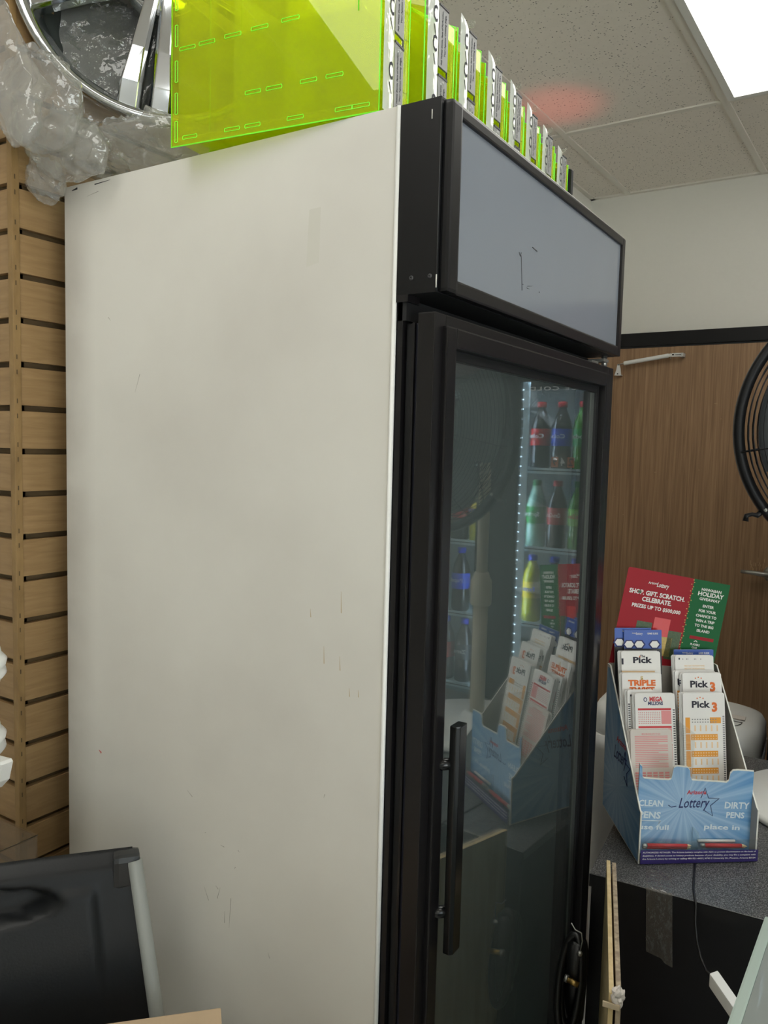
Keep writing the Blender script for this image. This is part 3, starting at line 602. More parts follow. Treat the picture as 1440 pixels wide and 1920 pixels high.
BX = T((0.183, 0.654, 0.7605)) @ RZ(38)
BW, BD = 0.243, 0.20
bx = thing('lottery_display_box', 'blue cardboard lottery playslip display box with tall sloping sides on the counter', 'display box', BX)
prof = [(0, 0.0), (.196, .030), (.205, .344), (.19, .344), (.006, .108), (0, .104)]
for x in (0.0, BW - .003):
    mb = MB(); mb.prism([(x, a_, b_) for a_, b_ in prof], (.003, 0, 0), M_card, .0003)
    if x == 0:
        mb.poly([(-.0003, a_, b_) for a_, b_ in [(0.003, 0.003), (.193, .032), (.202, .338), (.188, .338), (.009, .107), (.003, .103)]], M_burst)
        fm = frame((-.0005, .112, .172), (0, -1, 0), (0, 0, 1))
        mb.text('Arizona', M_redink, fm @ T((.004, .030, 0)) @ RZ(-4), .013, .02, width=.05); mb.text('Lottery', M_navyink, fm, .028, .015, width=.066, shear=.25)
        st = []
        for k in range(10):
            a_ = math.pi / 2 + k * math.pi / 5; rr = .030 if k % 2 == 0 else .013; st.append((-.0006, .086 - rr * math.cos(a_), .156 + rr * math.sin(a_) * 1.2))
        mb.tube([st[1], st[0], st[9], st[8], st[7], st[6], st[5]], .0010, M_navyink, 5)
    else:
        mb.poly([(x - .0003, a_, b_) for a_, b_ in prof], M_innercard)
    mb.obj('side_wall', bx)
mb = MB()
mb.prism([(.003, .195, .03), (BW - .003, .195, .03), (BW - .003, .203, .325), (.21, .203, .333), (.03, .203, .345), (.003, .203, .345)], (0, .003, 0), M_innercard); mb.obj('back_wall', bx)
mb = MB()
fp = [(.003, .012), (BW - .003, .012), (BW - .003, .176), (.206, .179), (.196, .178), (.191, .172), (.189, .158), (.184, .154), (.112, .160), (.109, .166), (.107, .180), (.102, .186), (.079, .189), (.073, .186), (.071, .172), (.069, .163), (.064, .161), (.010, .167), (.003, .172)]
fp[-2:] = [(.014, .165), (.010, .168), (.008, .19), (.003, .194)]
mb.prism([(a_, .022, b_) for a_, b_ in fp], (0, .0025, 0), M_card)
mb.poly([(a_ + (.0008 if a_ < .1 else -.0008) * 0, .0216, b_ - .0022) for a_, b_ in fp][::1], M_burst)
fr_ = mb.obj('front_wall', bx)
mb = MB(); F0 = frame((.123, .0212, .115), (1, 0, 0), (0, 0, 1))
mb.text('Arizona', M_redink, F0 @ T((.000, .018, 0)) @ RZ(-1), .0085, .03, width=.040)
mb.text('Lottery', M_navyink, F0 @ T((-.006, -.004, 0)), .021, .01, width=.064, shear=.3)
st = []
for k in range(10):
    a_ = math.pi / 2 + k * math.pi / 5; rr = .029 if k % 2 == 0 else .0125; st.append((.140 + rr * math.cos(a_) * 1.1, .021, .110 + rr * math.sin(a_) * 1.1))
mb.tube([st[1], st[0], st[9], st[8], st[7], st[6], st[5]], .0007, M_navyink, 5); mb.tube([(.066, .021, .108), (.072, .021, .104), (.082, .021, .106)], .0008, M_navyink, 5)
mb.obj('logo', fr_)
mb = MB()
def hand(txt, x, z, h, w, rot=0): mb.text(txt, M_marker, F0 @ T((x - .123, z - .115, 0)) @ RZ(rot), h, .035, width=w)
hand('CLEAN', .030, .112, .0125, .050, -3); hand('PENS', .028, .088, .0135, .045, -4); hand('use full', .038, .063, .010, .062, -3)
mb.tube([(.006, .0212, .078), (.052, .0212, .076), (.047, .0212, .070)], .0008, M_marker, 5); mb.obj('handwriting', fr_); mb = MB()
hand('DIRTY', .208, .104, .0135, .052, -3); hand('PENS', .206, .084, .012, .038, -3); hand('place in', .180, .060, .010, .075, -3)
mb.obj('handwriting', fr_)
# shallow acrylic pen tray across the foot of the box
mb = MB(); mb.box((.003, -.004, .006), (BW - .003, .022, .008), P_clear); mb.box((.003, -.004, .008), (BW - .003, -.002, .046), P_clear); mb.box((.118, -.002, .008), (.120, .021, .062), P_clear); mb.obj('pen_tray', bx)
mb = MB(); mb.prism([(.002, -.0046, .002), (BW, -.0046, .002), (BW, -.0046, .026), (.002, -.0046, .030)], (0, -.0006, 0), M_purple)
sl = frame((.122, -.0054, .024), (1, 0, -.012), (0, 0, 1))
mb.text('AUTHORIZED RETAILER: The Arizona Lottery complies with ADA to prevent discrimination on the basis of', M_paper, sl, .0030, .01, width=.232)
mb.text('disabilities. If denied access to lottery products because of your disability, you may file a complaint with', M_paper, sl @ T((0, -.0065, 0)), .0030, .01, width=.232)
mb.text('the Arizona Lottery by writing or calling 480-921-4400 | 4740 E University Dr, Phoenix, Arizona 85034', M_paper, sl @ T((0, -.013, 0)), .0030, .01, width=.232)
mb.obj('notice_strip', bx)
# pencils in the tray
for i, (x0, x1, z, yy, txt) in enumerate(((.010, .110, .036, .004, 'upper red pencil in the left half of the display box tray'), (.012, .112, .029, .010, 'lower red pencil in the left half of the display box tray'), (.128, .222, .034, .003, 'red pencil in the right half of the tray, lying in front'), (.134, .230, .028, .011, 'red pencil in the right half of the tray, lying behind'))):
    t = thing('pencil', txt, 'pencil', BX @ T((x0, yy, z)) @ RY(2), 'red pencils in the display box tray'); L_ = x1 - x0
    mb = MB(); mb.tube([(0.008, 0, 0), (L_ - .010, 0, 0)], .0038, M_pencil, 6); mb.obj('barrel', t)
    mb = MB(); mb.tube([(L_ - .010, 0, 0), (L_ - .001, 0, 0)], [.0038, .0006], M_woodend, 8); mb.obj('tip', t)
    mb = MB(); mb.tube([(0, 0, 0), (.008, 0, 0)], .0036, M_steel, 8); mb.obj('ferrule', t)
mb = MB(); mb.tube([(.128, .016, .036), (.205, .016, .034)], .003, M_white, 8); o = mb.obj('pen'); o.matrix_world = BX; o['label'] = 'white pen behind the pencils in the right half of the tray'; o['category'] = 'pen'
# acrylic divider between the two columns
mb = MB(); mb.box((.1155, .03, .02), (.1175, .19, .25), P_clear); mb.obj('divider', bx)
for yy, zz in ((.06, .13), (.095, .16), (.13, .2), (.16, .24)):
    mb = MB(); mb.box((.005, yy, .03), (BW - .005, yy + .0015, zz), P_clear); mb.obj('pocket', bx)

# ---- playslips and leaflets: origin at the top middle of the front sheet; x right, z up, y back
def sheet(name, x, v_, ztop, w, h, th, label, cat='playslip', yaw=0.0, lean=-12.0, roll=0.0, paper=M_paper, group='playslips in the lottery display box', stack=0, round_=True):
    t = thing(name, label, cat, BX @ T((x, v_, ztop)) @ RZ(yaw) @ RX(lean) @ RY(roll), group)
    mb = MB(); c = .003
    pl = [(-w / 2, 0, -h), (w / 2, 0, -h), (w / 2, 0, -c), (w / 2 - c, 0, 0), (-w / 2 + c, 0, 0), (-w / 2, 0, -c)]
    mb.prism(pl, (0, th, 0), paper)
    for k in range(stack):
        dx = -.0012 - .0014 * k; mb.prism([(p[0] + dx, th + .0008 + .0014 * k, p[2] + .001 * (k % 2)) for p in pl], (0, .0009, 0), paper)
    mb.obj('paper_stack' if stack or th > .001 else 'paper', t)
    art = MB(); return t, art
def q(mb, x0, z0, x1, z1, m, e=.0002): mb.poly([(x0, -e, z0), (x1, -e, z0), (x1, -e, z1), (x0, -e, z1)], m)
FT = frame((0, -.0003, 0), (1, 0, 0), (0, 0, 1))
def tx(mb, s_, x, z, h, m, w=None, bold=.02, rot=0, **k): mb.text(s_, m, FT @ T((x, z, 0)) @ RZ(rot), h, bold, width=w, **k)
def perf(mb, x, z0, z1, n_):
    for k in range(n_):
        zz = z0 + (z1 - z0) * k / n_; q(mb, x, zz, x + .0045, zz + (z1 - z0) / n_ * .42, M_ink)
def lottery_grid(mb, x0, x1, z0, z1, m, cols=12, rows=7):
    q(mb, x0, z1 - .004, x1, z1, m)
    for r_ in range(rows):
        for c_ in range(cols):
            xx = x0 + (x1 - x0) * .68 * (c_ + .2) / cols; zz = z0 + (z1 - z0 - .006) * (r_ + .25) / rows
            q(mb, xx, zz, xx + (x1 - x0) * .68 / cols * .55, zz + (z1 - z0 - .006) / rows * .35, m)
    xx = x0 + (x1 - x0) * .70
    q(mb, xx, z0, x1, z1 - .005, M_pinkink if m is M_redink else m)
def pick3(mb, z, w):
    tx(mb, 'Pick', -.008, z, .0135, M_ink, .040, .05); tx(mb, '3', .023, z - .006, .018, M_orange2, .012, .07)
    for k in range(3):
        a_ = R(50 + 40 * k); q(mb, -.008 + .010 * math.cos(a_) - .0012, z + .006 + .0075 * math.sin(a_), -.008 + .010 * math.cos(a_) + .0012, z + .0085 + .0075 * math.sin(a_), M_orange2)
# back pieces first
t, a = sheet('holiday_flyer', .155, .2085, .537, .236, .235, .0006, 'large red and green holiday giveaway flyer standing behind the display box', 'flyer', roll=9.5, lean=-1, paper=M_posterred, group=None)
xs_ = .034
q(a, xs_, -.235, .118, 0, M_postergreen, .0002)
for k in range(46): q(a, xs_ - .002 + .003 * math.sin(k * 2.3), -.004 - k * .005, xs_ + .0005 + .003 * math.sin(k * 2.3), -.002 - k * .005, M_gold, .0005)
tx(a, 'Arizona', -.056, -.026, .0055, M_paper, .022, .02, 3); tx(a, 'Lottery', -.034, -.028, .010, M_paper, .028, .02, shear=.25)
tx(a, 'SHOP. GIFT. SCRATCH.', -.042, -.050, .0098, M_paper, .128, .05); tx(a, 'CELEBRATE.', -.040, -.064, .0098, M_paper, .068, .05); tx(a, 'PRIZES UP TO $500,000', -.038, -.080, .0080, M_paper, .112, .04)
q(a, -.0865, -.0525, -.079, -.0465, M_greenprint, .0006)
for (x0, z0, x1, z1, m_) in ((-.075, -.165, -.04, -.112, M_greenprint), (-.037, -.138, .0, -.098, M_pencil), (.0, -.185, .030, -.122, M_greenprint), (-.022, -.18, .012, -.138, M_gold), (-.068, -.175, -.036, -.142, M_gold)): q(a, x0, z0, x1, z1, m_, .0005)
tx(a, 'TRIPLE RED', -.018, -.105, .006, M_paper, .030, .04); tx(a, '777', -.018, -.119, .009, M_paper, .028, .05); tx(a, '$', .017, -.138, .018, M_paper, .010, .05); 
gx_ = .078
for s_, zz, h_, w_ in (('HAWAIIAN', -.020, .0060, .046), ('HOLIDAY', -.030, .0092, .060), ('GIVEAWAY', -.041, .0060, .048), ('ENTER', -.056, .0058, .026), ('FOR YOUR', -.067, .0058, .040), ('CHANCE TO', -.078, .0058, .048), ('WIN A TRIP', -.089, .0058, .044), ('TO THE BIG', -.100, .0058, .044), ('ISLAND', -.111, .0058, .030)): tx(a, s_, gx_, zz, h_, M_paper, w_, .045)
q(a, gx_ - .028, -.131, gx_ + .028, -.124, M_posterred, .0005); tx(a, 'AZPLAYERSCLUB.COM', gx_, -.1275, .0036, M_paper, .050, .03)
tx(a, '^', gx_ - .012, -.1365, .006, M_paper, .010, .03); tx(a, 'PLAYERS', gx_ - .012, -.143, .0045, M_paper, .022, .04); tx(a, 'CLUB', gx_ - .012, -.150, .004, M_paper, .012, .04)
for k in range(5): tx(a, 'Must be 21 or older to purchase. Please gamble responsibly.', gx_, -.165 - k * .0035, .0018, M_labelgrey, .06, .0)
a.obj('print', t)
def guide(x, v_, z, w, label, stack=0, roll=0):
    t, a = sheet('game_guide', x, v_, z, w, .21, .0012, label, 'leaflet', paper=M_paper, lean=-8, roll=roll, group='blue game guide leaflets in the display box', stack=stack)
    q(a, -w / 2, -.020, w / 2, 0, M_blue, .0002); tx(a, 'Arizona', -w * .22, -.007, .0035, M_paper, .012, .01); tx(a, 'Lottery', -w * .10, -.008, .0055, M_paper, .015, .01, shear=.25); tx(a, 'GAME GUIDE', w * .26, -.008, .0038, M_paper, .024, .03)
    q(a, -w / 2, -.040, w / 2, -.020, M_blue, .0002)
    for cx, cz, s_ in ((-w * .37, -.031, .0095), (-w * .10, -.031, .0095), (w * .31, -.031, .0095)):
        if s_:
            a.poly([(cx - s_ * 1.5, -.0005, cz), (cx - s_ * .7, -.0005, cz - s_), (cx + s_ * .7, -.0005, cz - s_), (cx + s_ * 1.5, -.0005, cz), (cx + s_ * .7, -.0005, cz + s_), (cx - s_ * .7, -.0005, cz + s_)], M_navyink)
            s_ *= .74; a.poly([(cx - s_ * 1.5, -.0007, cz), (cx - s_ * .7, -.0007, cz - s_), (cx + s_ * .7, -.0007, cz - s_), (cx + s_ * 1.5, -.0007, cz), (cx + s_ * .7, -.0007, cz + s_), (cx - s_ * .7, -.0007, cz + s_)], M_paper)
    q(a, -w * .5, -.21, w * .5, -.040, M_charcoal, .0003)
    a.obj('print', t); return t
guide(.050, .198, .424, .082, 'leftmost blue and white game guide leaflet, half hidden at the back of the box', 0)
t = guide(.070, .192, .421, .084, 'blue game guide leaflet with dark lower half, at the back of the left column', 0)
guide(.187, .192, .378, .090, 'blue topped game guide leaflet behind the blank backed slip on the right')
mb = MB(); q(mb, .0, -.070, .030, -.045, M_charcoal); tx(mb, 'POWER', .022, -.052, .004, M_paper, .016, .03); mb.obj('game_label', t)
# the pick
t, a = sheet('playslip', .0555, .165, .381, .086, .27, .0015, 'white playslip with one dark heading word, rearmost in the left column', stack=4)
tx(a, 'Pick', .002, -.019, .0125, M_ink, .042, .05); tx(a, 'The', .004, -.0105, .0052, M_ink, .011, .03); q(a, -.0035, -.0125, -.0008, -.0095, M_orange2); q(a, -.043, -.050, .03, -.041, M_paleorange); tx(a, 'I', -.0405, -.022, .012, M_ink, .004, .05)
a.obj('print', t)
t, a = sheet('playslip', .175, .165, .372, .086, .26, .0015, 'blank backed playslip with small black marks at the right of the display box', stack=4)
for x, w_ in ((-.035, .003), (-.026, .0012), (-.018, .0012), (-.015, .001), (.0, .001), (.003, .001), (.014, .0012)): q(a, x, -.009, x + w_, -.0065 + (.0015 if w_ > .002 else 0), M_ink)
for k in range(3): tx(a, 'SELECT PLAY TYPE FOR EACH BOARD', .0, -.022 - .006 * k, .003, M_paleorange, .045, .02)
for k in range(8): q(a, -.0425, -.08 + .005 * k, -.039, -.077 + .005 * k, M_redink)
a.obj('print', t)
t, a = sheet('playslip', .049, .140, .341, .086, .24, .0015, 'white playslip with bold orange heading letters in the left column', stack=3)
tx(a, 'TRIPLE', .0, -.021, .0115, M_orange2, .060, .07); tx(a, '$', -.0, -.0105, .007, M_gold, .006, .05); tx(a, 'TWIST', .0, -.036, .012, M_orange2, .055, .06); a.obj('print', t)
t, a = sheet('playslip', .181, .140, .341, .086, .24, .0015, 'white playslip with orange numeral 3, rear one of the two in the right column', stack=3)
pick3(a, -.024, .086); tx(a, 'F', -.049, -.022, .0125, M_ink, .005, .05); a.obj('print', t)
t, a = sheet('playslip', .171, .150, .343, .090, .24, .0012, 'orange edged playslip peeking out left of the rear numeral 3 slip', stack=2)
tx(a, 'P', -.036, -.024, .0125, M_ink, .008, .05)
for k in range(30): q(a, -.041, -.046 - .006 * k, -.031, -.0415 - .006 * k, M_orange)
a.obj('print', t)
t, a = sheet('playslip', .042, .122, .310, .060, .22, .0012, 'playslip edge with black timing marks in the left column beside the red grid slip', stack=3)
q(a, -.024, -.013, -.020, -.009, M_ink); perf(a, -.029, -.16, -.025, 30)
for k in range(5): q(a, -.019, -.034 - .03 * k - .025, -.004, -.034 - .03 * k, M_pinkink)
perf(a, -.003, -.16, -.02, 34); a.obj('print', t)
t, a = sheet('playslip', .066, .110, .3065, .086, .21, .0015, 'white playslip with red and navy heading over red number grids, left column', stack=3)
tx(a, 'MEGA', .002, -.012, .0090, M_redink, .028, .06); tx(a, 'MILLIONS', .001, -.0205, .0068, M_navyink, .032, .05); tx(a, 'O', -.0205, -.013, .009, M_navyink, .008, .03)
lottery_grid(a, -.037, .034, -.062, -.030, M_redink); lottery_grid(a, -.037, .034, -.098, -.066, M_redink); perf(a, .0375, -.2, -.03, 36); lottery_grid(a, -.037, .034, -.134, -.102, M_redink)
a.obj('print', t)
t, a = sheet('playslip', .053, .090, .237, .088, .19, .0018, 'pinkish printed backs of playslips at the front of the left column', stack=3, paper=M_paper2)
for k in range(18): q(a, -.035, -.014 - k * .0036, .035 - .02 * (k % 5 == 4), -.0125 - k * .0036, M_pinkink)
tx(a, 'MEGA MILLIONS HOW TO PLAY', .0, -.009, .003, M_pinkink, .04, .03)
for k in range(7):
    for c_ in range(6): q(a, -.036 + c_ * .0125, -.088 - k * .0052, -.0265 + c_ * .0125, -.0845 - k * .0052, M_pinkink)
a.obj('print', t)
t, a = sheet('playslip', .172, .110, .307, .091, .215, .002, 'large front white playslip with orange grid and numeral 3 in the right column', stack=4, lean=-10)
pick3(a, -.024, .091)
for b_ in range(5):
    z0 = -.050 - b_ * .034
    q(a, -.041, z0 - .032, -.031, z0, M_orange)
    if b_ == 0: q(a, .012, z0 - .012, .036, z0, M_orange)
    else: q(a, -.030, z0 - .012, .028, z0, M_orange)
    for r_ in range(2):
        for c_ in range(10): q(a, -.028 + c_ * .0056 + .0008, z0 - .005 - r_ * .0055, -.028 + c_ * .0056 + .0036, z0 - .0028 - r_ * .0055, M_paleorange if b_ else M_labelgrey, .0005)
    for c_ in range(5): q(a, -.022 + c_ * .012, z0 - .028, -.019 + c_ * .012, z0 - .016, M_paleorange)
perf(a, .0395, -.21, -.045, 44)
a.obj('print', t)

# ---- pedestal fan standing on the counter, right of the box
fan = thing('pedestal_fan', 'black caged pedestal fan on a beige pole and white round base at the right edge', 'fan', T((0.505, 1.15, 0.7605)))
mb = MB(); mb.lathe([(0, 0), (.215, 0), (.220, .004), (.220, .012), (.214, .018), (.14, .027), (.05, .034), (.038, .05), (.032, .052), (0, .052)], M_white, 72); mb.obj('base', fan)
mb = MB(); mb.tube([(0, 0, .05), (0, 0, .42)], .021, M_tan, 24); mb.obj('lower_pole', fan)
mb = MB(); mb.lathe([(.026, .36), (.030, .365), (.030, .43), (.024, .44), (.020, .455), (0, .455)], M_tan, 24); mb.obj('collar', fan)
mb = MB(); mb.tube([(0, 0, .42), (0, 0, .80)], .016, M_tan, 20); mb.obj('upper_pole', fan)
FH = T((0.04, -.22, .862)) @ RZ(17) @ RX(90)      # local z = toward the camera side
RF = 0.275
mb = MB(); mb.lathe([(.055, -.20), (.075, -.19), (.08, -.11), (.07, -.07), (0, -.07)], M_blackgloss, 32, FH); mb.tube([(0, 0, .78), (.01, -.05, .85)], .02, M_blackgloss, 12); mb.obj('motor', fan)
mb = MB(); mb.lathe([(RF, -.014), (RF + .005, -.010), (RF + .005, .012), (RF - .001, .016), (RF - .014, .013), (RF - .016, -.012), (RF, -.014)], M_black, 96, FH); mb.obj('guard_rim', fan)
def cage(sign, depth, nr, name):
    mb = MB()
    for k in range(1, nr + 1):
        rr = .06 + (RF - .018 - .06) * k / nr; zz = sign * depth * math.sqrt(max(0, 1 - (rr / (RF + .004)) ** 2)) 
        mb.tube([(rr * math.cos(a_), rr * math.sin(a_), zz) for a_ in [2 * math.pi * j / 60 for j in range(60)]], .0012, M_black, 5, closed=True, mtx=FH)
    for j in range(8):
        a_ = 2 * math.pi * j / 8 + .2
        mb.tube([(rr * math.cos(a_), rr * math.sin(a_), sign * depth * math.sqrt(max(0, 1 - (rr / (RF + .004)) ** 2))) for rr in [.05 + (RF - .05 - .004) * i / 10 for i in range(11)]], .0015, M_black, 5, mtx=FH)
    mb.obj(name, fan)
cage(1, .085, 24, 'front_cage'); cage(-1, .09, 20, 'rear_cage')
mb = MB(); mb.lathe([(0, .092), (.05, .09), (.056, .082), (.05, .078), (0, .078)], M_greyhub, 40, FH); mb.obj('badge', fan)
mb = MB(); mb.lathe([(0, .05), (.03, .045), (.04, .02), (.04, -.02), (0, -.02)], M_greyhub, 32, FH); mb.obj('hub', fan)
for k in range(4):
    mb = MB(); g = []
    for i in range(9):
        r_ = .035 + .20 * i / 8; row = []
        for j in range(9):
            s_ = j / 8 - .5; wid = R(34 + 28 * math.sin(math.pi * i / 9)); a_ = s_ * wid * 1.3 + .25 * i / 8; row.append(mb.bm.verts.new((r_ * math.cos(a_), r_ * math.sin(a_), s_ * .055 * (1 - .4 * i / 8))))
        g.append(row)
    mi = mb.mi(M_greyhub)
    for i in range(8):
        for j in range(8): f = mb.bm.faces.new((g[i][j], g[i + 1][j], g[i + 1][j + 1], g[i][j + 1])); f.material_index = mi; f.smooth = True
    bmesh.ops.solidify(mb.bm, geom=mb.bm.faces[:], thickness=.002)
    bmesh.ops.transform(mb.bm, matrix=FH @ Matrix.Rotation(R(90 * k + 160), 4, 'Z'), verts=mb.bm.verts); mb.obj('blade', fan)
for a_ in (R(218), R(330), R(90)):
    mb = MB(); mt = FH @ Matrix.Rotation(a_, 4, 'Z')
    mb.tube([(RF + .002, 0, .006), (RF + .014, .001, .006), (RF + .020, -.006, .006), (RF + .030, -.010, .006), (RF + .038, -.002, .006)], [.006, .0055, .004, .005, .006], M_black, 8, mtx=mt); mb.lathe([(0, .004), (.003, .003), (.004, 0)], M_steel, 10, mt @ T((RF - .004, 0, .016))); mb.obj('clip', fan)

# ---- white bin behind the counter
bn = thing('white_bin', 'white plastic bin with rounded lid standing behind the counter', 'bin', T((0.045, 1.63, 0)) @ RZ(3))
def rrect(w, d_, r_, z, n_=8):
    out = []
    for (sx_, sy, a0) in ((1, 1, 0), (-1, 1, 90), (-1, -1, 180), (1, -1, 270)):
        for k in range(n_ + 1): a_ = R(a0 + 90 * k / n_); out.append(Vector((sx_ * (w / 2 - r_) + r_ * math.cos(a_), sy * (d_ / 2 - r_) + r_ * math.sin(a_), z)))
    return out
def loft(mb, rings, m, cap=True):
    vs = [[mb.bm.verts.new(p) for p in r_] for r_ in rings]; mi = mb.mi(m)
    for A, B in zip(vs, vs[1:]):
        for k in range(len(A)): f = mb.bm.faces.new((A[k], A[(k + 1) % len(A)], B[(k + 1) % len(A)], B[k])); f.smooth = True; f.material_index = mi
    if cap:
        for r_ in (vs[0][::-1], vs[-1]): f = mb.bm.faces.new(r_); f.material_index = mi
mb = MB(); loft(mb, [rrect(.44, .26, .04, 0), rrect(.47, .30, .05, .62), rrect(.485, .31, .05, .66), rrect(.485, .31, .05, .705)], M_white); mb.obj('body', bn)
mb = MB(); loft(mb, [rrect(.475, .30, .07, .706), rrect(.485, .31, .08, .72), rrect(.48, .305, .09, .765), rrect(.46, .285, .09, .785), rrect(.42, .25, .09, .793), rrect(.2, .1, .045, .798)], M_white); lid = mb.obj('lid', bn)
mb = MB(); pts = [(0.04, -.075, .7975)] + [(0.11 + .075 * math.cos(a_), -.075 - .06 * math.sin(a_), .7965 - .004 * math.sin(a_)) for a_ in [R(180 * (1 - k / 12)) for k in range(13)]] + [(0.185, -.075, .796)]
mb.tube(pts, .0012, M_greyhub, 5, closed=True); mb.box((.03, -.055, .796), (.19, -.02, .7985), M_paper2, .0005); mb.obj('lid_flap', lid)

# ---- tape, power lead, adapter on the counter front
CTI = CT
mb = MB(); o_ = T((0, 0, 0)); 
def tp(x, y, z): return (x, y, z)
rows = [[(.092, .075, .7615), (.138, .072, .7615)], [(.100, .035, .7618), (.146, .030, .7618)], [(.105, -.0015, .7615), (.150, -.0015, .7615)], [(.1055, -.0035, .755), (.1505, -.0035, .754)], [(.108, -.0030, .69), (.1535, -.003, .69)], [(.110, -.0030, .640), (.156, -.0030, .645)], [(.133, -.0030, .636), (.157, -.0030, .628)]]
rows = [[(.092, .075, .7617), (.138, .072, .7617)], [(.104, .0, .7617), (.150, .0, .7617)], [(.105, -.0022, .758), (.151, -.0022, .758)], [(.110, -.0022, .645), (.157, -.0022, .645)]]
def tape_grid(A, B, C_, D_, nu, nv, amp, n_):
    g = [[None] * (nv + 1) for _ in range(nu + 1)]; n_ = Vector(n_)
    for i in range(nu + 1):
        for j in range(nv + 1):
            p = (Vector(A).lerp(Vector(B), i / nu)).lerp(Vector(D_).lerp(Vector(C_), i / nu), j / nv)
            edge = 0 if j in (0, nv) else 1
            g[i][j] = mb.bm.verts.new(p + n_ * amp * edge * (.3 + abs(noise.noise(p * 60)) * 1.6))
    mi = mb.mi(P_tape)
    for i in range(nu):
        for j in range(nv): f = mb.bm.faces.new((g[i][j], g[i + 1][j], g[i + 1][j + 1], g[i][j + 1])); f.material_index = mi; f.smooth = True
tape_grid(rows[0][0], rows[0][1], rows[1][1], rows[1][0], 16, 22, .0022, (0, 0, 1)); mb.poly([rows[1][0], rows[1][1], rows[2][1], rows[2][0]], P_tape); tape_grid(rows[2][0], rows[2][1], rows[3][1], rows[3][0], 14, 26, .0007, (0, -1, 0))
mb.poly([(.110, -.0022, .645), (.157, -.0022, .645), (.158, -.0022, .624), (.144, -.0022, .628), (.138, -.0022, .635), (.111, -.0022, .640)], P_tape)
o = mb.obj('tape_strip'); o.matrix_world = CT; o['label'] = 'wide strip of clear packing tape hanging over the counter edge'; o['category'] = 'tape'
t = thing('power_lead', 'thin black cable running from under the display box over the counter edge', 'cable')
P3 = [(0.277, 0.716, .7625), (.286, .66, .7625), (.294, .618, .7625), (.304, .583, .7630), (.307, .573, .755), (.309, .567, .73), (.314, .560, .70), (.322, .552, .680), (.335, .54, .668), (.352, .52, .672), (.366, .50, .695)]
P3 = [(0.277, 0.716, .7625), (.286, .66, .7625), (.294, .618, .7625), (.304, .583, .7630), (.307, .574, .758), (.308, .569, .73), (.314, .563, .70), (.324, .552, .678), (.337, .535, .668), (.352, .518, .672)]
mb = MB(); mb.tube(P3, .0021, M_cable, 8); mb.obj('wire', t)
mb = MB(); mt = frame((.352, .512, .674), (.048, -.03, -.030), (0, 0, 1)); mb.box((0, -.012, -.011), (.062, .012, .011), M_white, .003, mt); mb.obj('connector', t, label='white block connector')
mb = MB(); mb.tube([(.02, 1.46, .60), (.03, 1.44, .56), (.055, 1.42, .50), (.08, 1.42, .40)], .004, M_cable, 8); o = mb.obj('black_cable'); o['label'] = 'thicker black cable hanging against the white bin left of the counter'; o['category'] = 'cable'
# ---- two thin plywood sheets standing on edge, their narrow edges toward the camera
def crumple_bm(c, r):
    t = bmesh.new(); bmesh.ops.create_icosphere(t, subdivisions=3, radius=1.0)
    for v in t.verts:
        n_ = noise.noise(v.co * 2.2 + Vector((3, 1, 7))); v.co = Vector((v.co.x * r[0], v.co.y * r[1], v.co.z * r[2])) * (1 + .5 * n_) + Vector(c)
    return t
def sheet_board(near, far, th, h, m, label):
    n_ = Vector((near[1] - far[1], far[0] - near[0], 0)).normalized() * -th
    mb = MB(); mb.prism([(near[0], near[1], 0.001), (far[0], far[1], 0.001), (far[0], far[1], h), (near[0], near[1], h)], n_, m, .0005)
    o = mb.obj('plywood_board'); o['label'] = label; o['category'] = 'board'; o['group'] = 'thin boards against the counter'
sheet_board((.2630, .197), (.1480, .560), .0068, .799, W_strip, 'pale plywood board standing on edge in front of the counter, left one of the pair')
sheet_board((.2725, .200), (.1580, .562), .0072, .797, W_strip2, 'weathered brown board standing on edge in front of the counter, right one of the pair')
mb = MB(); mb.merge(crumple_bm((.273, .205, .792), (.009, .012, .014)), M_paper2); mb.box((-.012, -.002, -.02), (.012, .001, -.012), M_tape, .001, T((.268, .194, .799)) @ RZ(8))
o = mb.obj('tape_wrap'); o['label'] = 'crumpled scrap of masking tape on the near top corner of the two boards'; o['category'] = 'tape'
# ---- hose reel between cooler and counter
t = thing('hose_reel', 'black coiled hose with a brass fitting between the cooler and the counter', 'hose', T((0.118, .50, .585)))
mb = MB()
for k in range(4): mb.tube([((.020 - .002 * k) * math.cos(a_) - .004, .012 * k - .02 + .02 * math.sin(a_), .085 * math.sin(a_) * (1 - .1 * k)) for a_ in [2 * math.pi * j / 40 for j in range(40)]], .007, M_darkreel, 8, closed=True)
mb.obj('coil', t)
mb = MB(); mb.lathe([(0, -.02), (.018, -.018), (.021, 0), (.018, .018), (0, .02)], M_darkreel, 24, Matrix.Diagonal((1, 1, 4.0, 1))); mb.obj('drum', t)
mb = MB(); mb.tube([(-.004, -.03, .016), (.016, -.03, .012)], .0055, M_brass, 8); mb.tube([(-.010, -.03, .017), (-.004, -.03, .016)], .007, M_steel, 8); mb.obj('brass_fitting', t)
mb = MB(); mb.tube([(-.006, -.02, .118), (.002, -.02, .108), (.014, -.02, .106), (.016, -.02, .09), (.013, -.02, .07)], .0012, M_steel, 6); mb.lathe([(0, .005), (.004, .003), (.005, 0), (.004, -.004), (0, -.005)], M_steel, 12, T((.013, -.022, .068))); mb.obj('wire_hook', t)
mb = MB(); mb.tube([(-.0, .0, -.08), (.006, -.01, -.2), (.02, -.02, -.585 + .01)], .008, M_darkreel, 8); mb.obj('hose_tail', t)

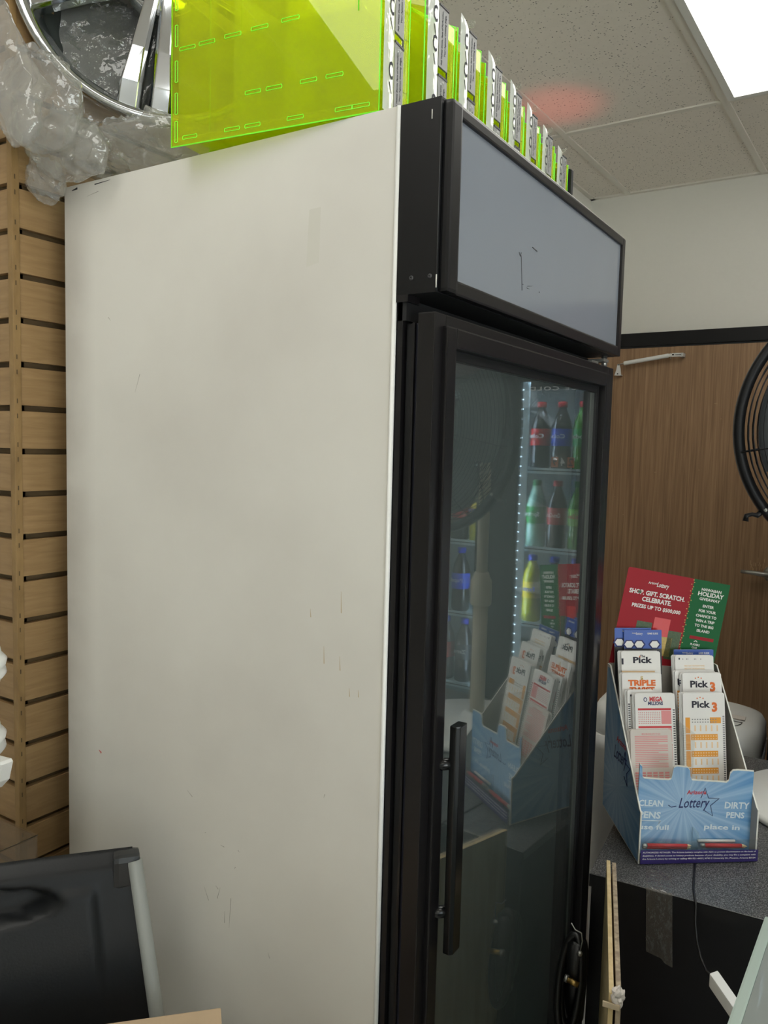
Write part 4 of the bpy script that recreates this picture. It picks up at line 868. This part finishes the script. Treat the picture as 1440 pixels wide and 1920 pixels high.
# ---- glass display case at the bottom right
cs = thing('glass_case', 'pale green glass topped display case at the bottom right corner', 'display case', T((0.440, 0.345, 0)) @ RZ(-1.5))
mb = MB(); mb.box((0.014, -1.0, .892), (0.60, -.0, .900), P_case); mb.obj('glass_top', cs)
mb = MB(); mb.box((0, -1.0, .886), (.014, 0, .901), M_caseframe, .003); mb.box((0.014, -.012, .886), (.6, 0, .901), M_caseframe, .003); mb.obj('edge_trim', cs)
mb = MB(); mb.box((0.002, -1.0, .5), (.008, -.004, .886), P_case); mb.box((0.002, -1.0, 0), (.6, -.004, .5), M_whitem, .004); mb.obj('case_body', cs)

# ================================================================== CHAIR, CARTON, LEFT SIDE
ex = Vector((-.115, -.15, 0)).normalized(); nrm = Vector((.79, -.61, 0)).normalized()
CHM = Matrix(((ex.x, nrm.x, 0, -.385), (ex.y, nrm.y, 0, -.100), (0, 0, 1, 0), (0, 0, 0, 1)))   # x along the back away from the cooler, y toward the seat side
chair = thing('stacking_chair', 'black plastic chair with a grey tube frame standing beside the cooler', 'chair', CHM)
# backrest shell as a shaped sheet with a grab slot
mb = MB(); nu, nv = 92, 90; WCH = .46; g = {}
def slot_(x, z):
    d_ = 1.35 - math.sqrt(((x - .225) / .095) ** 2 + ((z - .880) / .020) ** 2); t_ = max(0.0, min(1.0, d_ / .45)); return t_ * t_ * (3 - 2 * t_)
for i in range(nu + 1):
    for j in range(nv + 1):
        x = WCH * i / nu; zz = .46 + .475 * j / nv; dish = .006 * math.sin(math.pi * x / WCH)
        inner = max(0.0, min(1.0, min((x - .055) / .012, (WCH - .055 - x) / .012, (.895 - zz) / .010)))
        y = -dish + .24 * (0.93 - zz) + (.006 * inner) - .035 * slot_(x, zz)
        dx = 0.0
        if zz > .915: y -= (zz - .915) * .9
        g[i, j] = mb.bm.verts.new((x - (.93 - zz) * .13 * (1 - 2 * x / WCH), y, zz))
mi = mb.mi(M_chair)
for i in range(nu):
    for j in range(nv):
        x = WCH * (i + .5) / nu; zz = .46 + .475 * (j + .5) / nv
        f = mb.bm.faces.new((g[i, j], g[i + 1, j], g[i + 1, j + 1], g[i, j + 1])); f.material_index = mi; f.smooth = True
bmesh.ops.solidify(mb.bm, geom=mb.bm.faces[:], thickness=.014)
mb.obj('backrest', chair)
for x, sg in ((-0.002, -1), (WCH + .002, 1)):
    mb = MB(); mb.tube([(x, .006, .925), (x + .035 * sg, .069, .66), (x + .061 * sg, .117, .46), (x + .06 * sg, .12, .42), (x + .06 * sg, .05, .02)], .011, M_chairframe, 12); mb.obj('back_leg', chair)
    mb = MB(); mb.tube([(x + .06 * sg, .11, .43), (x + .04 * sg, .44, .43), (x + .04 * sg, .46, .42), (x + .05 * sg, .49, .02)], .011, M_chairframe, 12); mb.obj('front_leg', chair)
mb = MB(); mb.box((-.01, -.022, .880), (.03, .010, .934), M_chair, .009); mb.obj('corner_cap', chair)
mb = MB(); mb.box((-0.03, .125, .435), (WCH + .03, .48, .455), M_chair, .008); mb.obj('seat', chair)
ct2 = thing('cardboard_box', 'taped brown cardboard box resting on the chair seat at the bottom edge', 'box', CHM @ T((-.11, .168, .4565)) @ RZ(-6))
mb = MB(); mb.box((0, 0, .001), (.36, .27, .322), M_carton, .003); mb.obj('carton', ct2)
mb = MB(); mb.box((0, .11, .3222), (.36, .16, .3228), M_tape); mb.obj('tape', ct2)

# clear shelf bin on the slat wall
sb = thing('acrylic_bin', 'clear smoky acrylic bin hanging on the slat wall above the chair', 'bin', T((-.475, -.20, 0)))
mb = MB(); x0, x1 = -.40, 0; y0, y1 = -.10, .150
sb.matrix_world = T((-.682, -.213, -.1165))
mb.box((x0, 0, .974), (x1, y1, .977), P_smoke); mb.box((x0, -.0, .85), (x1, .002, .974), P_smoke); mb.box((x1 - .002, .002, .85), (x1, y1, .974), P_smoke); mb.box((x0, y1 - .002, .85), (x1 - .002, y1, .974), P_smoke)
mb.obj('shell', sb)
mb = MB(); M_clearedge = mat('acrylic_edge', (96, 84, 66), .3); M_edgelite = mat('acrylic_edge_light', (186, 176, 150), .3)
mb.tube([(x0, 0, .9765), (x1, 0, .9765), (x1, y1, .9765)], .0011, M_clearedge, 6); mb.tube([(x1, 0, .9765), (x1, 0, .85)], .0012, M_edgelite, 6); mb.tube([(x1 - .018, -.0005, .85), (x1 - .018, -.0005, .955), (x1 - .012, -.0005, .967), (x1, -.0005, .974)], .0009, M_clearedge, 6)
mb.obj('rim', sb)
mb = MB(); mb.box((-.045, .05, .9772), (-.022, .065, .9778), M_paper); mb.obj('price_sticker', sb)
# white ribbed bottles hanging at the left edge and white clip
def ribbed(x, z, r_, label):
    mb = MB(); pr = []
    for k in range(25):
        a_ = math.pi * k / 24; pr.append((max(0, r_ * math.sin(a_) + (.0022 * math.cos(k * math.pi / 2) if 0 < k < 24 else 0)), -r_ * 1.05 * math.cos(a_)))
    mb.lathe(pr, M_white, 32, T((x, -.20, z)) @ RX(15)); o = mb.obj('ribbed_pack'); o['label'] = label; o['category'] = 'white pack'; o['group'] = 'white ribbed packs at the left edge'
ribbed(-.624, 1.207, .040, 'upper white ribbed round item hanging at the left edge of the photo')
ribbed(-.628, 1.087, .040, 'lower white ribbed round item hanging at the left edge of the photo')
t = thing('white_clip', 'white plastic clip with a dark slot at the left edge below the ribbed items', 'clip', T((-.560, -.215, 1.050)))
mb = MB(); mb.prism([(-.012, 0, -.026), (.008, 0, -.008), (.018, 0, .022), (.014, 0, .026), (-.03, 0, .022), (-.03, 0, -.026)], (0, .02, 0), M_white, .002); mb.obj('clip_body', t)
mb = MB(); mb.box((-.03, -.0008, -.006), (-.002, .0005, .006), M_rubber); mb.obj('slot', t)

# ================================================================== SECOND COOLER (right of the frame, seen in the door glass)
C2 = T((0.315, 1.445, 0))
c2 = thing('double_door_cooler', 'black two-door drinks cooler with lit shelves, seen reflected in the cooler glass', 'cooler', C2)
W2, D2, H2 = 1.30, 0.68, 2.0
mb = MB(); mb.box((0, 0.02, 0), (.012, D2, H2), M_black); mb.box((W2 - .012, .02, 0), (W2, D2, H2), M_black); mb.box((.012, D2 - .02, 0), (W2 - .012, D2, H2), M_black); mb.box((.012, .02, H2 - .02), (W2 - .012, D2 - .02, H2), M_black); mb.box((.012, .02, 0), (W2 - .012, D2 - .02, .15), M_black); mb.obj('cabinet_shell', c2)
M_liner2 = mat('white_liner', (150, 160, 165), .5)
mb = MB(); mb.box((.014, D2 - .06, .15), (W2 - .014, D2 - .05, 1.8), M_liner2); mb.box((.0125, .06, .15), (.016, D2 - .06, 1.8), M_liner2); mb.box((W2 - .016, .06, .15), (W2 - .0125, D2 - .06, 1.8), M_liner2); mb.obj('liner', c2)
mb = MB(); mb.box((0, 0, 1.80), (W2, .02, H2), mat('cooler_sign_maroon', (72, 40, 48), .3));  mb.text('BEVERAGES', M_paper, frame((.85, -.0005, 1.88), (1, 0, 0), (0, 0, 1)), .05, .02, width=.5); mb.obj('sign_panel', c2)
for i, (a_, b_) in enumerate(((0.0, .24), (.34, 1.30))):
    mb = MB(); ringframe(mb, 0, 1, 0, 1, 0, 1, .01, M_black) if False else None
    w_ = .018
    for (p0, p1) in (((a_, .15), (a_ + w_, 1.8)), ((b_ - w_, .15), (b_, 1.8)), ((a_ + w_, 1.775), (b_ - w_, 1.8)), ((a_ + w_, .15), (b_ - w_, .19))): mb.box((p0[0], 0, p0[1]), (p1[0], .025, p1[1]), M_black)
    f_ = mb.obj('door_frame', c2)
    mb = MB(); mb.box((a_ + w_, .008, .19), (b_ - w_, .011, 1.775), P_door2); mb.obj('glass', f_)
mb = MB(); mb.box((.24, .0, .15), (.34, .03, 1.8), M_black); mb.obj('mullion', c2)
mb = MB(); mb.text('ICE COLD', M_paper, frame((.110, .0072, 1.752), (1, 0, 0), (0, 0, 1)), .012, .01, width=.165, spacing=1.3); mb.obj('glass_lettering', c2)
mb = MB(); mb.box((.205, .035, .2), (.240, .045, 1.78), E_ledback); [mb.box((.222, .032, .22 + .03 * k), (.225, .035, .2235 + .03 * k), E_led) for k in range(52)]; mb.box((.345, .035, .2), (.360, .045, 1.78), E_ledback); [mb.box((.350, .032, .22 + .03 * k), (.353, .035, .2235 + .03 * k), E_led) for k in range(52)]; mb.obj('led_strip', c2)
E_shelffill = emis('hidden_shelf_fill', (215, 238, 255), 22.0)  # hidden tubes added to brighten the shelves
mb = MB(); mb.box((.03, .03, 1.785), (.22, .055, 1.795), E_shelffill); mb.box((.37, .03, 1.785), (1.27, .055, 1.795), E_shelffill); mb.box((.245, .034, .25), (.25, .05, 1.7), E_shelffill); mb.box((.33, .034, .25), (.335, .05, 1.7), E_shelffill); mb.obj('hidden_fill_tubes', c2)
SH = [1.50, 1.25, 1.005, .76, .52]
M_shelf = mat('white_shelf_edge', (200, 220, 226), .3)
for zz in SH:
    mb = MB(); mb.box((.016, .06, zz - .004), (W2 - .016, D2 - .07, zz), M_shelf); mb.box((.016, .054, zz - .010), (W2 - .016, .06, zz + .008), M_shelf, .002); mb.box((.016, .0535, zz - .002), (W2 - .016, .0538, zz + .001), M_rubber); mb.obj('shelf', c2)
def bottle(x, z, liquid, cap, label_m, word, wm, lab, s=1.0, y=.11, w2=None):
    t = thing('soda_bottle', lab, 'bottle', C2 @ T((x, y, z + .0005)) @ Matrix.Scale(s, 4), 'soda bottles in the second cooler')
    mb = MB(); mb.lathe([(0, .0), (.026, .0), (.031, .006), (.031, .06), (.029, .075), (.031, .09), (.031, .135), (.026, .16), (.016, .185), (.012, .195), (.012, .205), (0, .205)], liquid, 24); mb.obj('bottle_body', t)
    mb = MB(); mb.lathe([(0, .218), (.013, .218), (.0145, .215), (.0145, .200), (0, .200)], cap, 20); mb.obj('cap', t)
    mb = MB(); mb.lathe([(.0315, .078), (.0318, .08), (.0318, .130), (.0315, .132)], label_m, 24)
    if w2:
        mb.lathe([(.0319, .078), (.0321, .08), (.0321, .095), (.0319, .097)], w2, 24)
    l_ = mb.obj('label', t)
    mb = MB(); mb.text(word, wm, frame((0, -.0335, .108), (1, 0, 0), (0, 0, 1)), .014, .03, width=.046); mb.obj('lettering', l_)
    return t
G_spr = mat('clear_green_soda', (150, 190, 170), .1, coat=.5); G_cola = mat('cola', (24, 14, 12), .08, coat=.6); G_dew = mat('green_soda', (70, 140, 40), .1, coat=.5); G_yel = mat('yellow_soda', (196, 186, 30), .1, coat=.5)
L_g = mat('green_label', (30, 150, 70), .3); L_r = mat('red_label', (190, 24, 30), .3); L_b = mat('blue_label', (40, 70, 190), .3); L_y = mat('yellow_label', (236, 200, 20), .3); L_lime = mat('lime_label', (120, 190, 50), .3)
K_g = mat('green_cap', (20, 120, 60), .4); K_r = mat('red_cap', (190, 20, 30), .4); K_b = mat('blue_cap', (40, 60, 190), .4)
bottle(.195, SH[1], G_spr, K_g, L_g, 'Sprite', M_paper, 'clear lemon-lime soda bottle with green label on the second shelf')
bottle(.125, SH[1], G_cola, K_r, L_r, 'Coca-Cola', M_paper, 'dark cola bottle with red label on the second shelf')
bottle(.055, SH[1], G_dew, K_g, L_lime, 'Mtn Dew', L_r, 'green soda bottle with lime label on the second shelf')
bottle(.200, SH[2], G_yel, K_b, L_y, 'Fanta', L_b, 'yellow soda bottle with blue cap on the third shelf')
bottle(.125, SH[2], G_cola, K_b, L_b, 'Pepsi', M_paper, 'dark cola bottle with blue label on the third shelf beside the yellow one')
bottle(.055, SH[2], G_cola, K_b, L_b, 'Pepsi', M_paper, 'dark cola bottle with blue label at the right end of the third shelf')
for k, x in enumerate((.19, .12, .05)): bottle(x, SH[0], (G_cola, G_cola, G_dew)[k], K_r, (L_r, L_b, L_g)[k], ('Cola', 'Cola', 'Soda')[k], M_paper, ('dark bottle on the top shelf nearest the mullion', 'dark bottle in the middle of the top shelf', 'green bottle at the right end of the top shelf')[k])
bottle(.46, SH[2], G_cola, K_b, L_b, 'Pepsi', M_paper, 'dark cola bottle with blue label and red white blue roundel, left of the pole', w2=L_b)
bottle(.54, SH[2], G_cola, K_b, L_b, 'Pepsi', M_paper, 'dark cola bottle with blue label behind the left door, outer one')
for k, x in enumerate((.40, .47, .54)): bottle(x, SH[1], (G_yel, G_cola, G_yel)[k], K_r, (L_y, L_r, L_y)[k], 'Cola' if k == 1 else 'Fanta', L_b, ('yellow soda bottle on the second shelf behind the fan cage', 'dark cola bottle on the second shelf behind the fan cage', 'outer yellow soda bottle on the second shelf')[k])
for k, x in enumerate((.44, .51)): bottle(x, SH[3], G_cola, K_b, (M_charcoal, L_r)[k], 'Zero', M_paper, ('dark bottle with black label on the fourth shelf', 'dark bottle with red label on the fourth shelf')[k])
pt = thing('price_tag', 'orange 2.49 price tag on the top shelf edge of the second cooler', 'price tag', C2)
mb = MB()
for k, (c_, m_) in enumerate((('2', M_orange2), ('4', M_paper), ('9', M_orange2))):
    x = .055 + k * .026
    if k != 1: mb.box((x, .050, SH[0] + .012), (x + .022, .053, SH[0] + .044), M_orange2)
    mb.text(c_, M_ink if k != 1 else M_paper, frame((x + .011, .0495, SH[0] + .028), (1, 0, 0), (0, 0, 1)), .024, .04, width=.014)
mb.obj('digits', pt)
# bodiless red spot added unseen behind the dispensers: throws the red patch on the ceiling
rl = bpy.data.lights.new('red_glow_spot', 'SPOT'); rl.color = (1, .05, .04); rl.energy = 4.5; rl.spot_size = R(34); rl.spot_blend = 1.0; rl.shadow_soft_size = .03
ro = bpy.data.objects.new('red_glow_spot', rl); COL.objects.link(ro); ro.location = (-0.50, 1.80, 2.05); ro.rotation_euler = (R(180), 0, 0)
